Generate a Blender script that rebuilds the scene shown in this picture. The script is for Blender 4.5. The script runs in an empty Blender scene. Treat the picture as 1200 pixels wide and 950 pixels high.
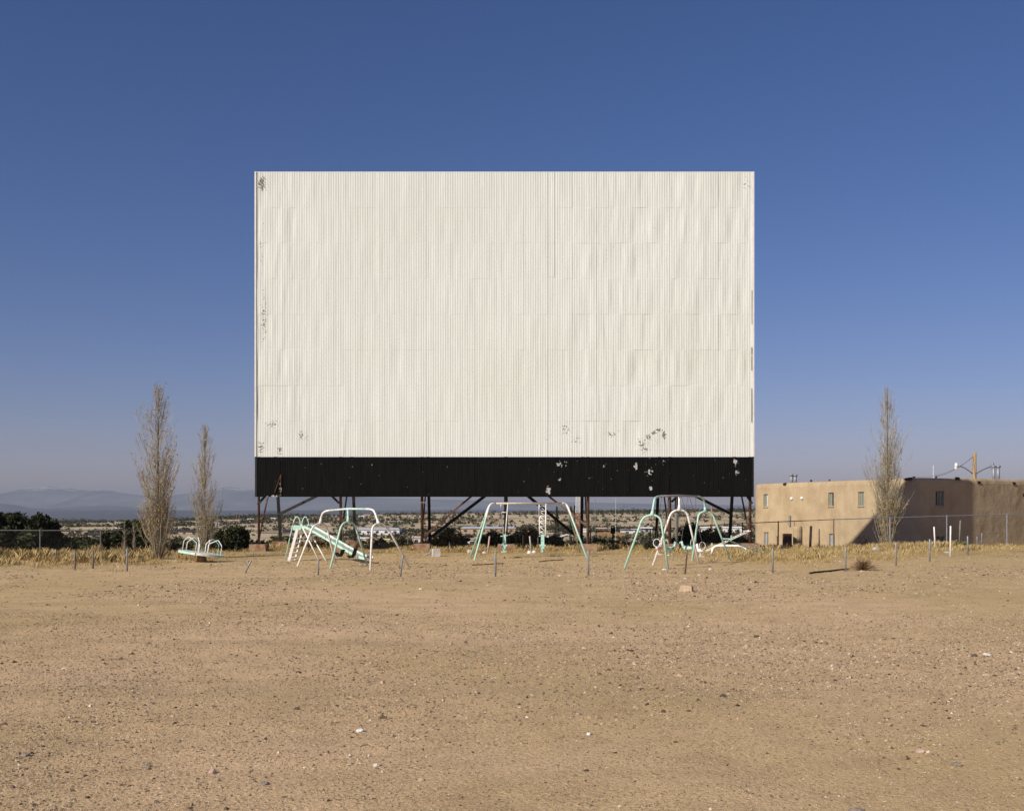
import bpy, math, random
import numpy as np
from mathutils import Vector
random.seed(7); rng = np.random.default_rng(7)
S = bpy.context.scene; COL = S.collection
F = 1300.0; HY = 600.0; CX = 600.0; EYE = 2.0
def P(px, py, d): return Vector(((px - CX) / F * d, d, EYE - (py - HY) / F * d))
def G(px, d, z=0.0): return Vector(((px - CX) / F * d, d, z))

# ------------------------------------------------------------------ noise
def vnoise(x, y, seed=0):
    x = np.asarray(x, float); y = np.asarray(y, float)
    xi = np.floor(x).astype(np.int64); yi = np.floor(y).astype(np.int64)
    fx = x - xi; fy = y - yi; fx = fx*fx*(3-2*fx); fy = fy*fy*(3-2*fy)
    def h(a, b):
        n = (a * 374761393 + b * 668265263 + seed * 1442695041) & 0x7fffffff
        n = ((n ^ (n >> 13)) * 1274126177) & 0x7fffffff
        return ((n ^ (n >> 16)) & 0xffff) / 65535.0
    return (h(xi,yi)*(1-fx)+h(xi+1,yi)*fx)*(1-fy)+(h(xi,yi+1)*(1-fx)+h(xi+1,yi+1)*fx)*fy
def fbm(x, y, o=4, seed=0):
    s = 0; a = 1; t = 0
    for i in range(o):
        s = s + a*vnoise(x*2**i, y*2**i, seed+i); t += a; a *= .5
    return s/t - .5

# ------------------------------------------------------------------ materials
def new_mat(name):
    m = bpy.data.materials.new(name); m.use_nodes = True
    nt = m.node_tree; b = nt.nodes['Principled BSDF']
    return m, nt, b
def N(nt, t, **k):
    n = nt.nodes.new(t)
    for a, v in k.items(): setattr(n, a, v)
    return n
def ramp(nt, fac, stops):
    r = N(nt, 'ShaderNodeValToRGB'); e = r.color_ramp.elements
    while len(e) < len(stops): e.new(.5)
    for q, (p, c) in zip(e, stops): q.position = p; q.color = (*c, 1)
    nt.links.new(fac, r.inputs[0]); return r.outputs[0]
def noise(nt, scale, detail=4, vec=None, rough=.55):
    n = N(nt, 'ShaderNodeTexNoise'); n.inputs['Scale'].default_value = scale
    n.inputs['Detail'].default_value = detail; n.inputs['Roughness'].default_value = rough
    if vec is not None: nt.links.new(vec, n.inputs['Vector'])
    return n.outputs['Fac']
def mixc(nt, fac, a, b, mode='MIX'):
    m = N(nt, 'ShaderNodeMix', data_type='RGBA', blend_type=mode)
    for v, i in ((fac, 0), (a, 6), (b, 7)):
        if hasattr(v, 'links') or isinstance(v, bpy.types.NodeSocket): nt.links.new(v, m.inputs[i])
        elif i == 0: m.inputs[0].default_value = v
        else: m.inputs[i].default_value = (*v, 1)
    return m.outputs[2]
def math_(nt, op, a, b=None, clamp=False):
    m = N(nt, 'ShaderNodeMath', operation=op); m.use_clamp = clamp
    for v, i in ((a, 0), (b, 1)):
        if v is None: continue
        if isinstance(v, bpy.types.NodeSocket): nt.links.new(v, m.inputs[i])
        else: m.inputs[i].default_value = v
    return m.outputs[0]
def maprange(nt, v, a, b, c=0., d=1.):
    m = N(nt, 'ShaderNodeMapRange'); nt.links.new(v, m.inputs[0])
    for i, q in enumerate((a, b, c, d)): m.inputs[i+1].default_value = q
    return m.outputs[0]
def objvec(nt, scale=None):
    t = N(nt, 'ShaderNodeTexCoord').outputs['Object']
    if scale:
        m = N(nt, 'ShaderNodeMapping'); m.inputs['Scale'].default_value = scale
        nt.links.new(t, m.inputs[0]); t = m.outputs[0]
    return t
def bump(nt, b, h, strength=.5, dist=.01):
    n = N(nt, 'ShaderNodeBump'); n.inputs['Strength'].default_value = strength; n.inputs['Distance'].default_value = dist
    nt.links.new(h, n.inputs['Height']); nt.links.new(n.outputs[0], b.inputs['Normal'])
def simple(name, c1, c2=None, scale=6, rough=.7, bumpd=0, metal=0., lo=.35, hi=.65, sc3=None):
    m, nt, b = new_mat(name); c2 = c2 or tuple(x*.75 for x in c1)
    v = objvec(nt, sc3); f = noise(nt, scale, 5, v)
    nt.links.new(ramp(nt, f, [(lo, c2), (hi, c1)]), b.inputs['Base Color'])
    b.inputs['Roughness'].default_value = rough; b.inputs['Metallic'].default_value = metal
    b.inputs['Specular IOR Level'].default_value = .3
    if bumpd: bump(nt, b, noise(nt, scale*5, 4, v), .6, bumpd)
    return m
def island(name, stops, rough=.9, transl=False, scale=None):
    m, nt, b = new_mat(name)
    g = N(nt, 'ShaderNodeNewGeometry')
    f = g.outputs['Random Per Island']
    if scale:
        f = math_(nt, 'ADD', math_(nt, 'MULTIPLY', f, .5), math_(nt, 'MULTIPLY', noise(nt, scale, 3, objvec(nt)), .5))
    nt.links.new(ramp(nt, f, stops), b.inputs['Base Color']); b.inputs['Roughness'].default_value = rough
    b.inputs['Specular IOR Level'].default_value = .2
    return m
def painted(name, c, wear, amt=.62, rust=(.16, .07, .035)):
    m, nt, b = new_mat(name); v = objvec(nt)
    f = noise(nt, 13, 6, v); k = maprange(nt, f, amt, amt+.05)
    f2 = noise(nt, 2.5, 3, v)
    base = mixc(nt, maprange(nt, f2, .35, .65), c, wear)
    nt.links.new(mixc(nt, k, base, rust), b.inputs['Base Color'])
    b.inputs['Roughness'].default_value = .5; b.inputs['Specular IOR Level'].default_value = .4
    return m
M = {}
M['mint'] = painted('mint_paint', (.42, .68, .54), (.50, .73, .61), .61)
M['white'] = painted('white_paint', (.88, .86, .80), (.80, .77, .70), .62)
M['mintwhite'] = painted('worn_mint_paint', (.80, .80, .74), (.42, .68, .54), .62)
M['galv'] = simple('galvanised_steel', (.33, .34, .36), (.22, .23, .25), 14, .5, .001, .3)
M['darksteel'] = simple('dark_steel', (.035, .03, .027), (.018, .016, .015), 5, .65)
M['rust'] = simple('rusty_or_shaded_steel', (.16, .075, .045), (.06, .033, .024), 4, .85, .002)  # real rust, and the shade colour of some fence rails and strips
M['rustpole'] = simple('brown_steel', (.22, .16, .11), (.10, .055, .035), 3, .85, .002)
M['pier'] = simple('rust_stained_concrete', (.36, .26, .16), (.22, .10, .05), 3, .95, .01)
M['concrete'] = simple('pale_concrete', (.62, .56, .50), (.45, .40, .34), 5, .95, .01)
M['wood'] = simple('weathered_wood', (.42, .29, .15), (.28, .18, .09), 5, .9, .004, sc3=(4, 4, .5))
M['greywood'] = simple('grey_wood', (.27, .25, .22), (.17, .15, .13), 6, .9, .004, sc3=(4, 4, .5))
M['darkwood'] = simple('dark_wood', (.06, .04, .03), (.025, .018, .014), 6, .9)
M['rubber'] = simple('black_rubber', (.02, .02, .022), None, 6, .6)
M['chain'] = simple('chain_steel', (.14, .13, .12), None, 10, .5)
M['wire'] = simple('fence_wire', (.12, .11, .10), None, 10, .6)
M['pinkstake'] = simple('pinkish_wood', (.6, .42, .33), (.5, .35, .28), 6, .9)
M['bluewhite'] = simple('pale_plastic', (.50, .52, .46), None, 4, .5)
M['bark'] = simple('pale_bark', (.20, .155, .105), (.10, .075, .05), 9, .95, .004)
M['twig'] = island('pale_twigs', [(0, (.24, .20, .135)), (1, (.50, .43, .30))])
M['dryleaf'] = island('dry_leaves', [(0, (.20, .12, .04)), (.6, (.40, .27, .11)), (1, (.52, .38, .17))])
M['juniper'] = island('juniper_leaves', [(0, (.016, .02, .008)), (.6, (.04, .045, .016)), (1, (.09, .085, .03))])
M['olive'] = island('olive_leaves', [(0, (.05, .05, .022)), (.6, (.11, .10, .042)), (1, (.22, .19, .08))])
M['brownbush'] = island('brown_bush_leaves', [(0, (.09, .06, .032)), (.6, (.19, .13, .06)), (1, (.34, .25, .11))])
M['tumble'] = island('tumbleweed_twigs', [(0, (.2, .12, .06)), (1, (.45, .31, .17))])
M['grass'] = island('dry_grass_blades', [(0, (.12, .075, .03)), (.35, (.30, .20, .08)), (.7, (.52, .39, .175)), (1, (.74, .63, .36))], scale=.35)
M['gravelm'] = island('gravel_stones', [(0, (.05, .036, .025)), (.13, (.12, .085, .055)), (.28, (.25, .175, .11)), (.66, (.40, .285, .17)), (.90, (.50, .37, .235)), (1, (.68, .56, .43))])
M['scrub'] = island('hill_scrub_leaves', [(0, (.02, .024, .012)), (.6, (.05, .05, .022)), (1, (.12, .10, .045))])

# ------------------------------------------------------------------ mesh helpers
class MB:
    def __init__(s): s.v = []; s.f = []; s.n = 0
    def add(s, v, f):
        b = len(s.v); s.v += [tuple(q) for q in v]; s.f += [tuple(i+b for i in q) for q in f]; return s
    def box(s, c, size, rz=0., tilt=None, taper=1.):
        hx, hy, hz = size[0]/2, size[1]/2, size[2]/2; vs = []
        for z in (-1, 1):
            t = taper if z > 0 else 1.
            for x, y in ((-1,-1),(1,-1),(1,1),(-1,1)):
                p = Vector((x*hx*t, y*hy*t, z*hz))
                if tilt: p.rotate(tilt)
                if rz: p = Vector((p.x*math.cos(rz)-p.y*math.sin(rz), p.x*math.sin(rz)+p.y*math.cos(rz), p.z))
                vs.append(p + Vector(c))
        return s.add(vs, [(3,2,1,0),(4,5,6,7),(0,1,5,4),(1,2,6,5),(2,3,7,6),(3,0,4,7)])
    def beam(s, a, b, w, h=None, up=(0,0,1)):
        a = Vector(a); b = Vector(b); h = h or w; d = (b-a).normalized(); up = Vector(up)
        if abs(d.dot(up)) > .98: up = Vector((0,1,0))
        x = d.cross(up).normalized(); y = x.cross(d).normalized(); vs = []
        for p in (a, b):
            for i, j in ((-1,-1),(1,-1),(1,1),(-1,1)): vs.append(p + x*w/2*i + y*h/2*j)
        return s.add(vs, [(3,2,1,0),(4,5,6,7),(0,1,5,4),(1,2,6,5),(2,3,7,6),(3,0,4,7)])
    def tube(s, pts, r, seg=8, closed=False, cap=True):
        pts = [Vector(p) for p in pts]; n = len(pts)
        rs = r if isinstance(r, (list, tuple)) else [r]*n
        vs = []; fs = []; ref = None
        for i, p in enumerate(pts):
            if closed: d = pts[(i+1) % n]-pts[i-1]
            else: d = pts[min(i+1, n-1)]-pts[max(i-1, 0)]
            d.normalize()
            if ref is None:
                ref = Vector((0,0,1)) if abs(d.z) < .9 else Vector((1,0,0))
            x = (ref - d*ref.dot(d)).normalized(); ref = x; y = d.cross(x)
            for k in range(seg):
                a = 2*math.pi*k/seg; vs.append(p + (x*math.cos(a)+y*math.sin(a))*rs[i])
        m = n if closed else n-1
        for i in range(m):
            for k in range(seg):
                a = i*seg+k; b = i*seg+(k+1) % seg; c = ((i+1) % n)*seg
                fs.append((a, b, c+(k+1) % seg, c+k))
        if cap and not closed:
            fs.append(tuple(range(seg-1, -1, -1))); fs.append(tuple((n-1)*seg+k for k in range(seg)))
        return s.add(vs, fs)
    def ball(s, c, r, sub=1, sq=(1,1,1), jit=0.):
        # uv sphere
        nu, nv = (10, 6) if sub > 0 else (6, 4); vs = [Vector((0,0,-1))]; fs = []
        for j in range(1, nv):
            t = math.pi*j/nv
            for i in range(nu):
                a = 2*math.pi*i/nu; vs.append(Vector((math.sin(t)*math.cos(a), math.sin(t)*math.sin(a), -math.cos(t))))
        vs.append(Vector((0,0,1)))
        for i in range(nu):
            fs.append((0, 1+(i+1) % nu, 1+i)); b = 1+(nv-2)*nu
            fs.append((b+i, b+(i+1) % nu, len(vs)-1))
            for j in range(nv-2):
                a = 1+j*nu; fs.append((a+i, a+(i+1) % nu, a+nu+(i+1) % nu, a+nu+i))
        out = []
        for v in vs:
            k = r*(1+random.uniform(-jit, jit)); out.append((c[0]+v.x*k*sq[0], c[1]+v.y*k*sq[1], c[2]+v.z*k*sq[2]))
        return s.add(out, fs)
def smooth_path(pts, rad=.2, n=5):
    pts = [Vector(p) for p in pts]; out = [pts[0]]
    for i in range(1, len(pts)-1):
        a, b, c = pts[i-1], pts[i], pts[i+1]; ra = min(rad, (b-a).length*.48); rc = min(rad, (c-b).length*.48)
        p0 = b+(a-b).normalized()*ra; p1 = b+(c-b).normalized()*rc
        for k in range(n+1):
            t = k/n; out.append(p0*(1-t)**2+b*2*t*(1-t)+p1*t*t)
    out.append(pts[-1]); return out

def mk(name, v, f, mat, parent=None, loc=(0,0,0), smooth=False):
    me = bpy.data.meshes.new(name); me.from_pydata(v, [], f); me.materials.append(mat)
    if smooth: me.polygons.foreach_set('use_smooth', [True]*len(me.polygons))
    o = bpy.data.objects.new(name, me); COL.objects.link(o)
    if parent: o.parent = parent
    else: o.location = loc
    return o
def rootloc(p):
    while p.parent: p = p.parent
    return Vector(p.location)
def part(name, mb, mat, parent, smooth=False):
    l = rootloc(parent); return mk(name, [(a-l.x, b-l.y, c-l.z) for a, b, c in mb.v], mb.f, mat, parent, smooth=smooth)
def tag(o, label, cat, group=None):
    o['label'] = label; o['category'] = cat
    if group: o['group'] = group
    return o
def solo(name, mb, mat, loc, label, cat, group=None, smooth=False):
    l = Vector(loc); o = mk(name, [(a-l.x, b-l.y, c-l.z) for a, b, c in mb.v], mb.f, mat, None, l, smooth)
    return tag(o, label, cat, group)
def thing(name, label, cat, loc, group=None):
    o = bpy.data.objects.new(name, None); COL.objects.link(o); o.location = loc; o.empty_display_size = .2
    return tag(o, label, cat, group)
def npmesh(name, V, T, mat, parent=None, loc=(0,0,0), smooth=False):
    """V (n,3), T (m,k) faces"""
    me = bpy.data.meshes.new(name); k = T.shape[1]
    me.vertices.add(len(V)); me.vertices.foreach_set('co', np.ascontiguousarray(V, np.float32).ravel())
    me.loops.add(T.size); me.loops.foreach_set('vertex_index', np.ascontiguousarray(T, np.int32).ravel())
    me.polygons.add(len(T)); me.polygons.foreach_set('loop_start', np.arange(0, T.size, k, dtype=np.int32))
    me.polygons.foreach_set('loop_total', np.full(len(T), k, np.int32))
    me.polygons.foreach_set('use_smooth', np.full(len(T), smooth))
    me.update(calc_edges=True); me.validate(); me.materials.append(mat)
    o = bpy.data.objects.new(name, me); COL.objects.link(o)
    if parent: o.parent = parent
    else: o.location = loc
    return o
def grid_faces(nr, nc):
    i = np.arange(nr-1)[:, None]*nc + np.arange(nc-1)[None]
    return np.stack([i, i+1, i+nc+1, i+nc], -1).reshape(-1, 4)

# ------------------------------------------------------------------ terrain
CREST = ([-400,0,70,150,250,300,400,500,600,700,800,900,1000,1400], [616,615,613,612,609,606,605,603,601.5,600.5,599.5,598.5,598,598])
def px_of(x, y): return CX + F*x/np.maximum(y, 1.)
def ss(x, a, b):
    t = np.clip((x-a)/(b-a), 0, 1); return t*t*(3-2*t)
def terrain(x, y):
    x = np.asarray(x, float); y = np.asarray(y, float)
    px = px_of(x, np.maximum(y, 300))
    near = .05*fbm(x*.35, y*.35, 4, 3) + .035*fbm(x*1.6, y*1.6, 3, 9)*(y < 80) + .16*fbm(x*.07, y*.07, 2, 5)*ss(y, 8, 30)
    z = near*(1-ss(y, 60, 75))
    z = z - (1.3*ss(y, 62, 74))
    z = z - 9*ss(y, 84, 170)
    crest = EYE - (np.interp(px, *CREST)-HY)/F*720
    hill = crest + 10.3
    rough = 3.0*fbm(x*.012+4, y*.012, 4, 21)
    z = z + (hill + 1.6*fbm(x*.01, y*.03, 3, 33))*ss(y, 230, 720) + rough*ss(y, 110, 250)*(1-.75*ss(y, 500, 720))
    back = ss(y, 760, 2300)
    z = z*(1-back) + back*(-60)
    z = z + 78*ss(y, 5000, 9300) + 14*fbm(x*.0012, y*.0012, 4, 50)*ss(y, 1800, 4000)*(1-.6*ss(y, 8000, 9300))
    return z
ys = np.concatenate([np.linspace(-60, 4, 20, endpoint=False), np.linspace(4, 62, 330, endpoint=False),
                     62*np.exp(np.linspace(0, math.log(16000/62), 420))])
us = np.linspace(-1, 1, 640)
Y, U = np.meshgrid(ys, us, indexing='ij')
X = U*(.80*np.abs(Y)+8+.0*Y)
X = np.where(Y < 8, U*(20+.4*(8-Y)), U*(14.4+.75*(np.maximum(Y, 8))))
X = np.where(Y < 8, U*20.4, X)
Z = terrain(X, Y)
gv = np.stack([X, Y, Z], -1).reshape(-1, 3)

def ground_mat():
    m, nt, b = new_mat('dry_ground'); L = nt.links
    tc = N(nt, 'ShaderNodeTexCoord').outputs['Object']
    sx = N(nt, 'ShaderNodeSeparateXYZ'); L.new(tc, sx.inputs[0]); y = sx.outputs[1]; x = sx.outputs[0]
    big = noise(nt, .12, 4, tc); mid = noise(nt, 1.1, 6, tc, .65); fine = noise(nt, 22, 8, tc, .75); fin2 = noise(nt, 90, 5, tc, .7)
    pink = (.72, .49, .288); yel = (.57, .40, .195)
    c = mixc(nt, maprange(nt, big, .38, .62), pink, yel)
    c = mixc(nt, maprange(nt, y, 20, 50), c, (.56, .395, .20))
    k = ramp(nt, mid, [(.25, (.80, .78, .76)), (.5, (1, 1, 1)), (.8, (1.10, 1.09, 1.06))])
    c = mixc(nt, 1., c, k, 'MULTIPLY')
    k = ramp(nt, fine, [(.32, (.36, .33, .29)), (.45, (.93, .92, .91)), (.6, (1.05, 1.05, 1.05)), (.75, (1.3, 1.3, 1.3))])
    c = mixc(nt, .9, c, k, 'MULTIPLY')
    k = ramp(nt, fin2, [(.30, (.58, .55, .52)), (.46, (.98, .98, .98)), (.72, (1.35, 1.35, 1.35))])
    c = mixc(nt, maprange(nt, y, 30, 8), c, mixc(nt, 1., c, k, 'MULTIPLY'))
    # faint tyre tracks worn across the lot
    mp = N(nt, 'ShaderNodeMapping'); mp.inputs['Scale'].default_value = (.035, .55, 1); mp.inputs['Rotation'].default_value = (0, 0, .06); L.new(tc, mp.inputs[0])
    tr = maprange(nt, noise(nt, 1.0, 3, mp.outputs[0]), .56, .66)
    c = mixc(nt, math_(nt, 'MULTIPLY', tr, .5), c, (.47, .33, .18))
    # litter-brown soil beyond the lot
    soil = mixc(nt, maprange(nt, noise(nt, .8, 5, tc), .35, .65), (.34, .225, .10), (.54, .39, .19))
    c = mixc(nt, maprange(nt, math_(nt, 'ADD', y, math_(nt, 'MULTIPLY', mid, 6)), 50, 57), c, soil)
    hills = ramp(nt, noise(nt, .035, 6, tc, .6), [(.28, (.12, .09, .05)), (.38, (.30, .23, .13)), (.52, (.50, .39, .24)), (.66, (.58, .45, .29)), (.78, (.33, .21, .13))])
    c = mixc(nt, maprange(nt, y, 85, 130), c, hills)
    mp = N(nt, 'ShaderNodeMapping'); mp.inputs['Scale'].default_value = (.0045, .0016, 1); L.new(tc, mp.inputs[0])
    far = ramp(nt, noise(nt, 1.0, 9, mp.outputs[0], .72), [(.36, (.015, .016, .016)), (.5, (.035, .034, .030)), (.60, (.07, .062, .05)), (.69, (.45, .41, .34))])
    c = mixc(nt, maprange(nt, y, 1000, 1500), c, far)
    L.new(c, b.inputs['Base Color']); b.inputs['Roughness'].default_value = 1; b.inputs['Specular IOR Level'].default_value = .08
    vor = N(nt, 'ShaderNodeTexVoronoi'); vor.inputs['Scale'].default_value = 28; L.new(tc, vor.inputs['Vector'])
    h = math_(nt, 'ADD', math_(nt, 'MULTIPLY', fine, 1.), math_(nt, 'MULTIPLY', fin2, .4))
    h = math_(nt, 'SUBTRACT', h, math_(nt, 'MULTIPLY', vor.outputs['Distance'], .5))
    near = math_(nt, 'SUBTRACT', 1., maprange(nt, y, 60, 110))
    bn = N(nt, 'ShaderNodeBump'); bn.inputs['Distance'].default_value = .016; L.new(h, bn.inputs['Height']); L.new(near, bn.inputs['Strength'])
    L.new(bn.outputs[0], b.inputs['Normal'])
    return m
g = npmesh('ground', gv, grid_faces(*Y.shape), ground_mat(), smooth=True); g['kind'] = 'structure'
# exact height lookup
def hz(x, y): return float(terrain(np.array(x), np.array(y)))
def hzv(x, y): return terrain(x, y)
def on(px, d, up=0.):
    x = (px-CX)/F*d; return Vector((x, d, hz(x, d)+up))

# mountains
def ridge(name, y0, yc, y1, prof, base, amp, mat, seed):
    yy = np.linspace(y0, y1, 90); xx = np.linspace(-.62*yc*1.5, .62*yc*1.5, 900); YY, XX = np.meshgrid(yy, xx, indexing='ij')
    px = CX + F*XX/yc; top = EYE - (np.interp(px, *prof)-HY)/F*yc
    shape = np.where(YY < yc, ss(YY, y0, yc), 1-.8*ss(YY, yc, y1))
    sc = 1/(yc-y0)
    n = fbm(XX*sc*1.6, YY*sc*1.6, 6, seed)
    rid = 1-np.abs(2*(fbm(XX*sc*2.2+7, YY*sc*.9, 5, seed+9)+.5)-1)*2
    ZZ = base-30 + (top-base+30)*shape*(1 - (np.clip(n+.5, 0, 1)*.55+np.clip(.5-rid*.5, 0, 1)*.25)*(1-shape**2)) + amp*n*shape
    o = npmesh(name, np.stack([XX, YY, ZZ], -1).reshape(-1, 3), grid_faces(*YY.shape), mat, smooth=True); o['kind'] = 'structure'
def mount_mat(name, c1, c2, snow=None):
    m, nt, b = new_mat(name); v = objvec(nt)
    c = ramp(nt, noise(nt, .0018, 8, v, .65), [(.35, c1), (.65, c2)])
    if snow:
        s = N(nt, 'ShaderNodeSeparateXYZ'); nt.links.new(v, s.inputs[0])
        k = math_(nt, 'MULTIPLY', maprange(nt, s.outputs[2], snow-30, snow+10), maprange(nt, noise(nt, .006, 6, v, .6), .47, .55))
        c = mixc(nt, k, c, (.5, .51, .53))
    nt.links.new(c, b.inputs['Base Color']); b.inputs['Roughness'].default_value = 1; b.inputs['Specular IOR Level'].default_value = 0
    return m
ridge('mountains', 10000, 12500, 15500, ([-300,-100,0,18,38,60,82,100,112,120,130,142,165,200,230,250,270,290,330,400,480,560,640,720,800,900,1000,1100,1300,1500],
    [585,583,581.5,577,571.5,569.5,571.5,574.5,577,573,577.5,577,580,580.5,577,573,570,572.5,579,581,584,586,588,589,591,592,593,594,594,595]), 16, 12, mount_mat('mountain_rock', (.10, .10, .095), (.24, .225, .20), 250), 70)
ridge('foothills', 8600, 9700, 10800, ([-400,-60,-10,10,26,60,90,120,150,175,230,300,420,600,760,900,1100,1400],
    [590,589,588.5,591,595,596,593,591.8,593.5,596.5,598,598,597.5,597,598,597,598,598]), 14, 5, mount_mat('foothill_scrub', (.05, .05, .045), (.15, .135, .11)), 90)

# ------------------------------------------------------------------ gravel (uncountable)
def stones(name, xs, ysn, sizes, mat, squash=.62):
    n = len(xs)
    base = np.array([[1,0,0],[0,1,0],[-1,0,0],[0,-1,0],[0,0,1],[0,0,-1]], float)
    V = base[None]*(1+rng.uniform(-.35, .35, (n, 6, 1)))
    V = V + rng.normal(0, .15, (n, 6, 3))
    a = rng.uniform(0, 6.28, n); ca, sa = np.cos(a), np.sin(a)
    asp = rng.uniform(.65, 1.3, n)
    x = V[..., 0]*asp[:, None]; y = V[..., 1]; z = V[..., 2]*squash
    X2 = x*ca[:, None]-y*sa[:, None]; Y2 = x*sa[:, None]+y*ca[:, None]
    s = sizes[:, None]
    zz = hzv(xs, ysn)
    V = np.stack([X2*s+xs[:, None], Y2*s+ysn[:, None], z*s+zz[:, None]+.12*s], -1).reshape(-1, 3)
    f = np.array([[0,1,4],[1,2,4],[2,3,4],[3,0,4],[1,0,5],[2,1,5],[3,2,5],[0,3,5]])
    T = (f[None]+np.arange(n)[:, None, None]*6).reshape(-1, 3)
    o = npmesh(name, V, T, mat); o['kind'] = 'stuff'; return o
n = 330000
d = 6.2*np.exp(rng.power(1.15, n)*math.log(52/6.2)); x = rng.uniform(-.58, .58, n)*(d+2)
cl = fbm(x*.25, d*.14, 4, 77)
cl = cl + .5*fbm(x*.9, d*.5, 3, 79)
keep = rng.random(n) < np.clip(.5+cl*2.8, .12, 1) ; d = d[keep]; x = x[keep]
sz = np.clip(np.exp(rng.normal(math.log(.0058), .5, len(d))), .003, .03)*np.clip(d/9, .8, 4)**.62
big = rng.random(len(d)) < .006; sz[big] *= rng.uniform(1.4, 2.2, big.sum())
n2 = 330000; d2 = 6.2*np.exp(rng.random(n2)*math.log(22/6.2)); x2 = rng.uniform(-.58, .58, n2)*(d2+2)
k2 = rng.random(n2) < np.clip(.6+1.6*fbm(x2*.5, d2*.4, 3, 81), .2, 1); d2 = d2[k2]; x2 = x2[k2]
d = np.concatenate([d, d2]); x = np.concatenate([x, x2]); sz = np.concatenate([sz, np.clip(np.exp(rng.normal(math.log(.0042), .4, len(d2))), .002, .008)*np.clip(d2/9, .8, 2)])
gr = stones('gravel', x, d, sz, M['gravelm'])
gr['label'] = 'loose gravel scattered over the sandy lot'

# ------------------------------------------------------------------ single rocks
def rock(px, py, wpx, hpx, label, mat, flat=1., seed=0):
    d = F*EYE/(py-HY+hpx*.4); b = on(px, d); w = wpx/F*d/2*.82; h = hpx/F*d*.72
    random.seed(seed+int(px)); mb = MB(); mb.ball((0,0,0), 1, 1, jit=.16)
    vs = []
    for a in mb.v: vs.append((b.x+a[0]*w, b.y+a[1]*w*.8, b.z+h*.22+a[2]*h*.6))
    mb.v = vs; return solo('rock', mb, mat, b, label, 'rock', 'larger rocks lying on the gravel lot')
rk = lambda n, c: simple(n, c, tuple(q*.7 for q in c), 25, .95, .004)
R_tan = rk('tan_rock', (.56, .42, .27)); R_grey = rk('grey_rock', (.31, .25, .19)); R_pale = rk('pale_rock', (.70, .62, .52)); R_dark = rk('dark_rock', (.12, .09, .065)); R_white = rk('white_rock', (.86, .84, .80)); R_pink = rk('pinkish_rock', (.60, .42, .32))
ROCKS = [
 (422,853,13,6,'bright white flat rock chip in the left foreground gravel',R_white),
 (249,900,12,9,'pale pinkish rock in the lower left foreground with smaller stones beside it',R_pink),
 (309,914,16,6,'long flat dark rock low in the left foreground',R_grey),
 (441,894,10,6,'pale tan rock below the white chip in the foreground',R_pale),
 (494,910,9,6,'rounded tan rock low in the foreground left of centre',R_tan),
 (172,895,15,5,'flat grey rock sunk in the lower left gravel',R_grey),
 (348,828,8,5,'small black rock in the left gravel above the white chip',R_dark),
 (30,882,15,7,'dull grey rock near the left edge of the foreground',R_grey),
 (350,786,8,4,'small black rock farther back in the left half of the lot',R_dark),
 (886,744,9,4,'small dark flat rock alone in the right half of the lot',R_dark),
 (1157,766,13,6,'pale whitish rock near the right edge of the lot',R_pale),
 (1142,767,9,5,'dark rock just left of the pale whitish rock near the right edge',R_dark),
 (690,858,7,5,'tiny bright white stone right of centre in the foreground',R_white),
 (1079,876,14,8,'pinkish tan rock in the right foreground gravel',R_pink),
 (1004,946,24,11,'largest rounded grey rock at the bottom edge of the picture',R_grey),
 (847,813,9,6,'dark pointed rock right of centre in the gravel',R_dark),
 (777,832,7,5,'small black rock in the gravel below the blocky tan boulder',R_dark),
 (1121,892,18,6,'wide flat grey stone flush with the ground at lower right',R_grey),
 (493,690,6,4,'small pale stone far back near the left end of the playground',R_pale)]
for r in ROCKS: rock(*r[:6])
d = F*EYE/(693-600); b = on(804.5, d)
mb = MB(); mb.box((b.x, b.y, b.z+.065), (.33, .22, .17), rz=-.38, taper=.8)
mb.v = [(a+random.uniform(-.02,.02), q+random.uniform(-.02,.02), c+random.uniform(-.02,.015)) for a, q, c in mb.v]
solo('rock', mb, R_tan, b, 'blocky tan boulder on bare ground in front of the right climbing frame', 'rock', 'larger rocks lying on the gravel lot')

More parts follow.
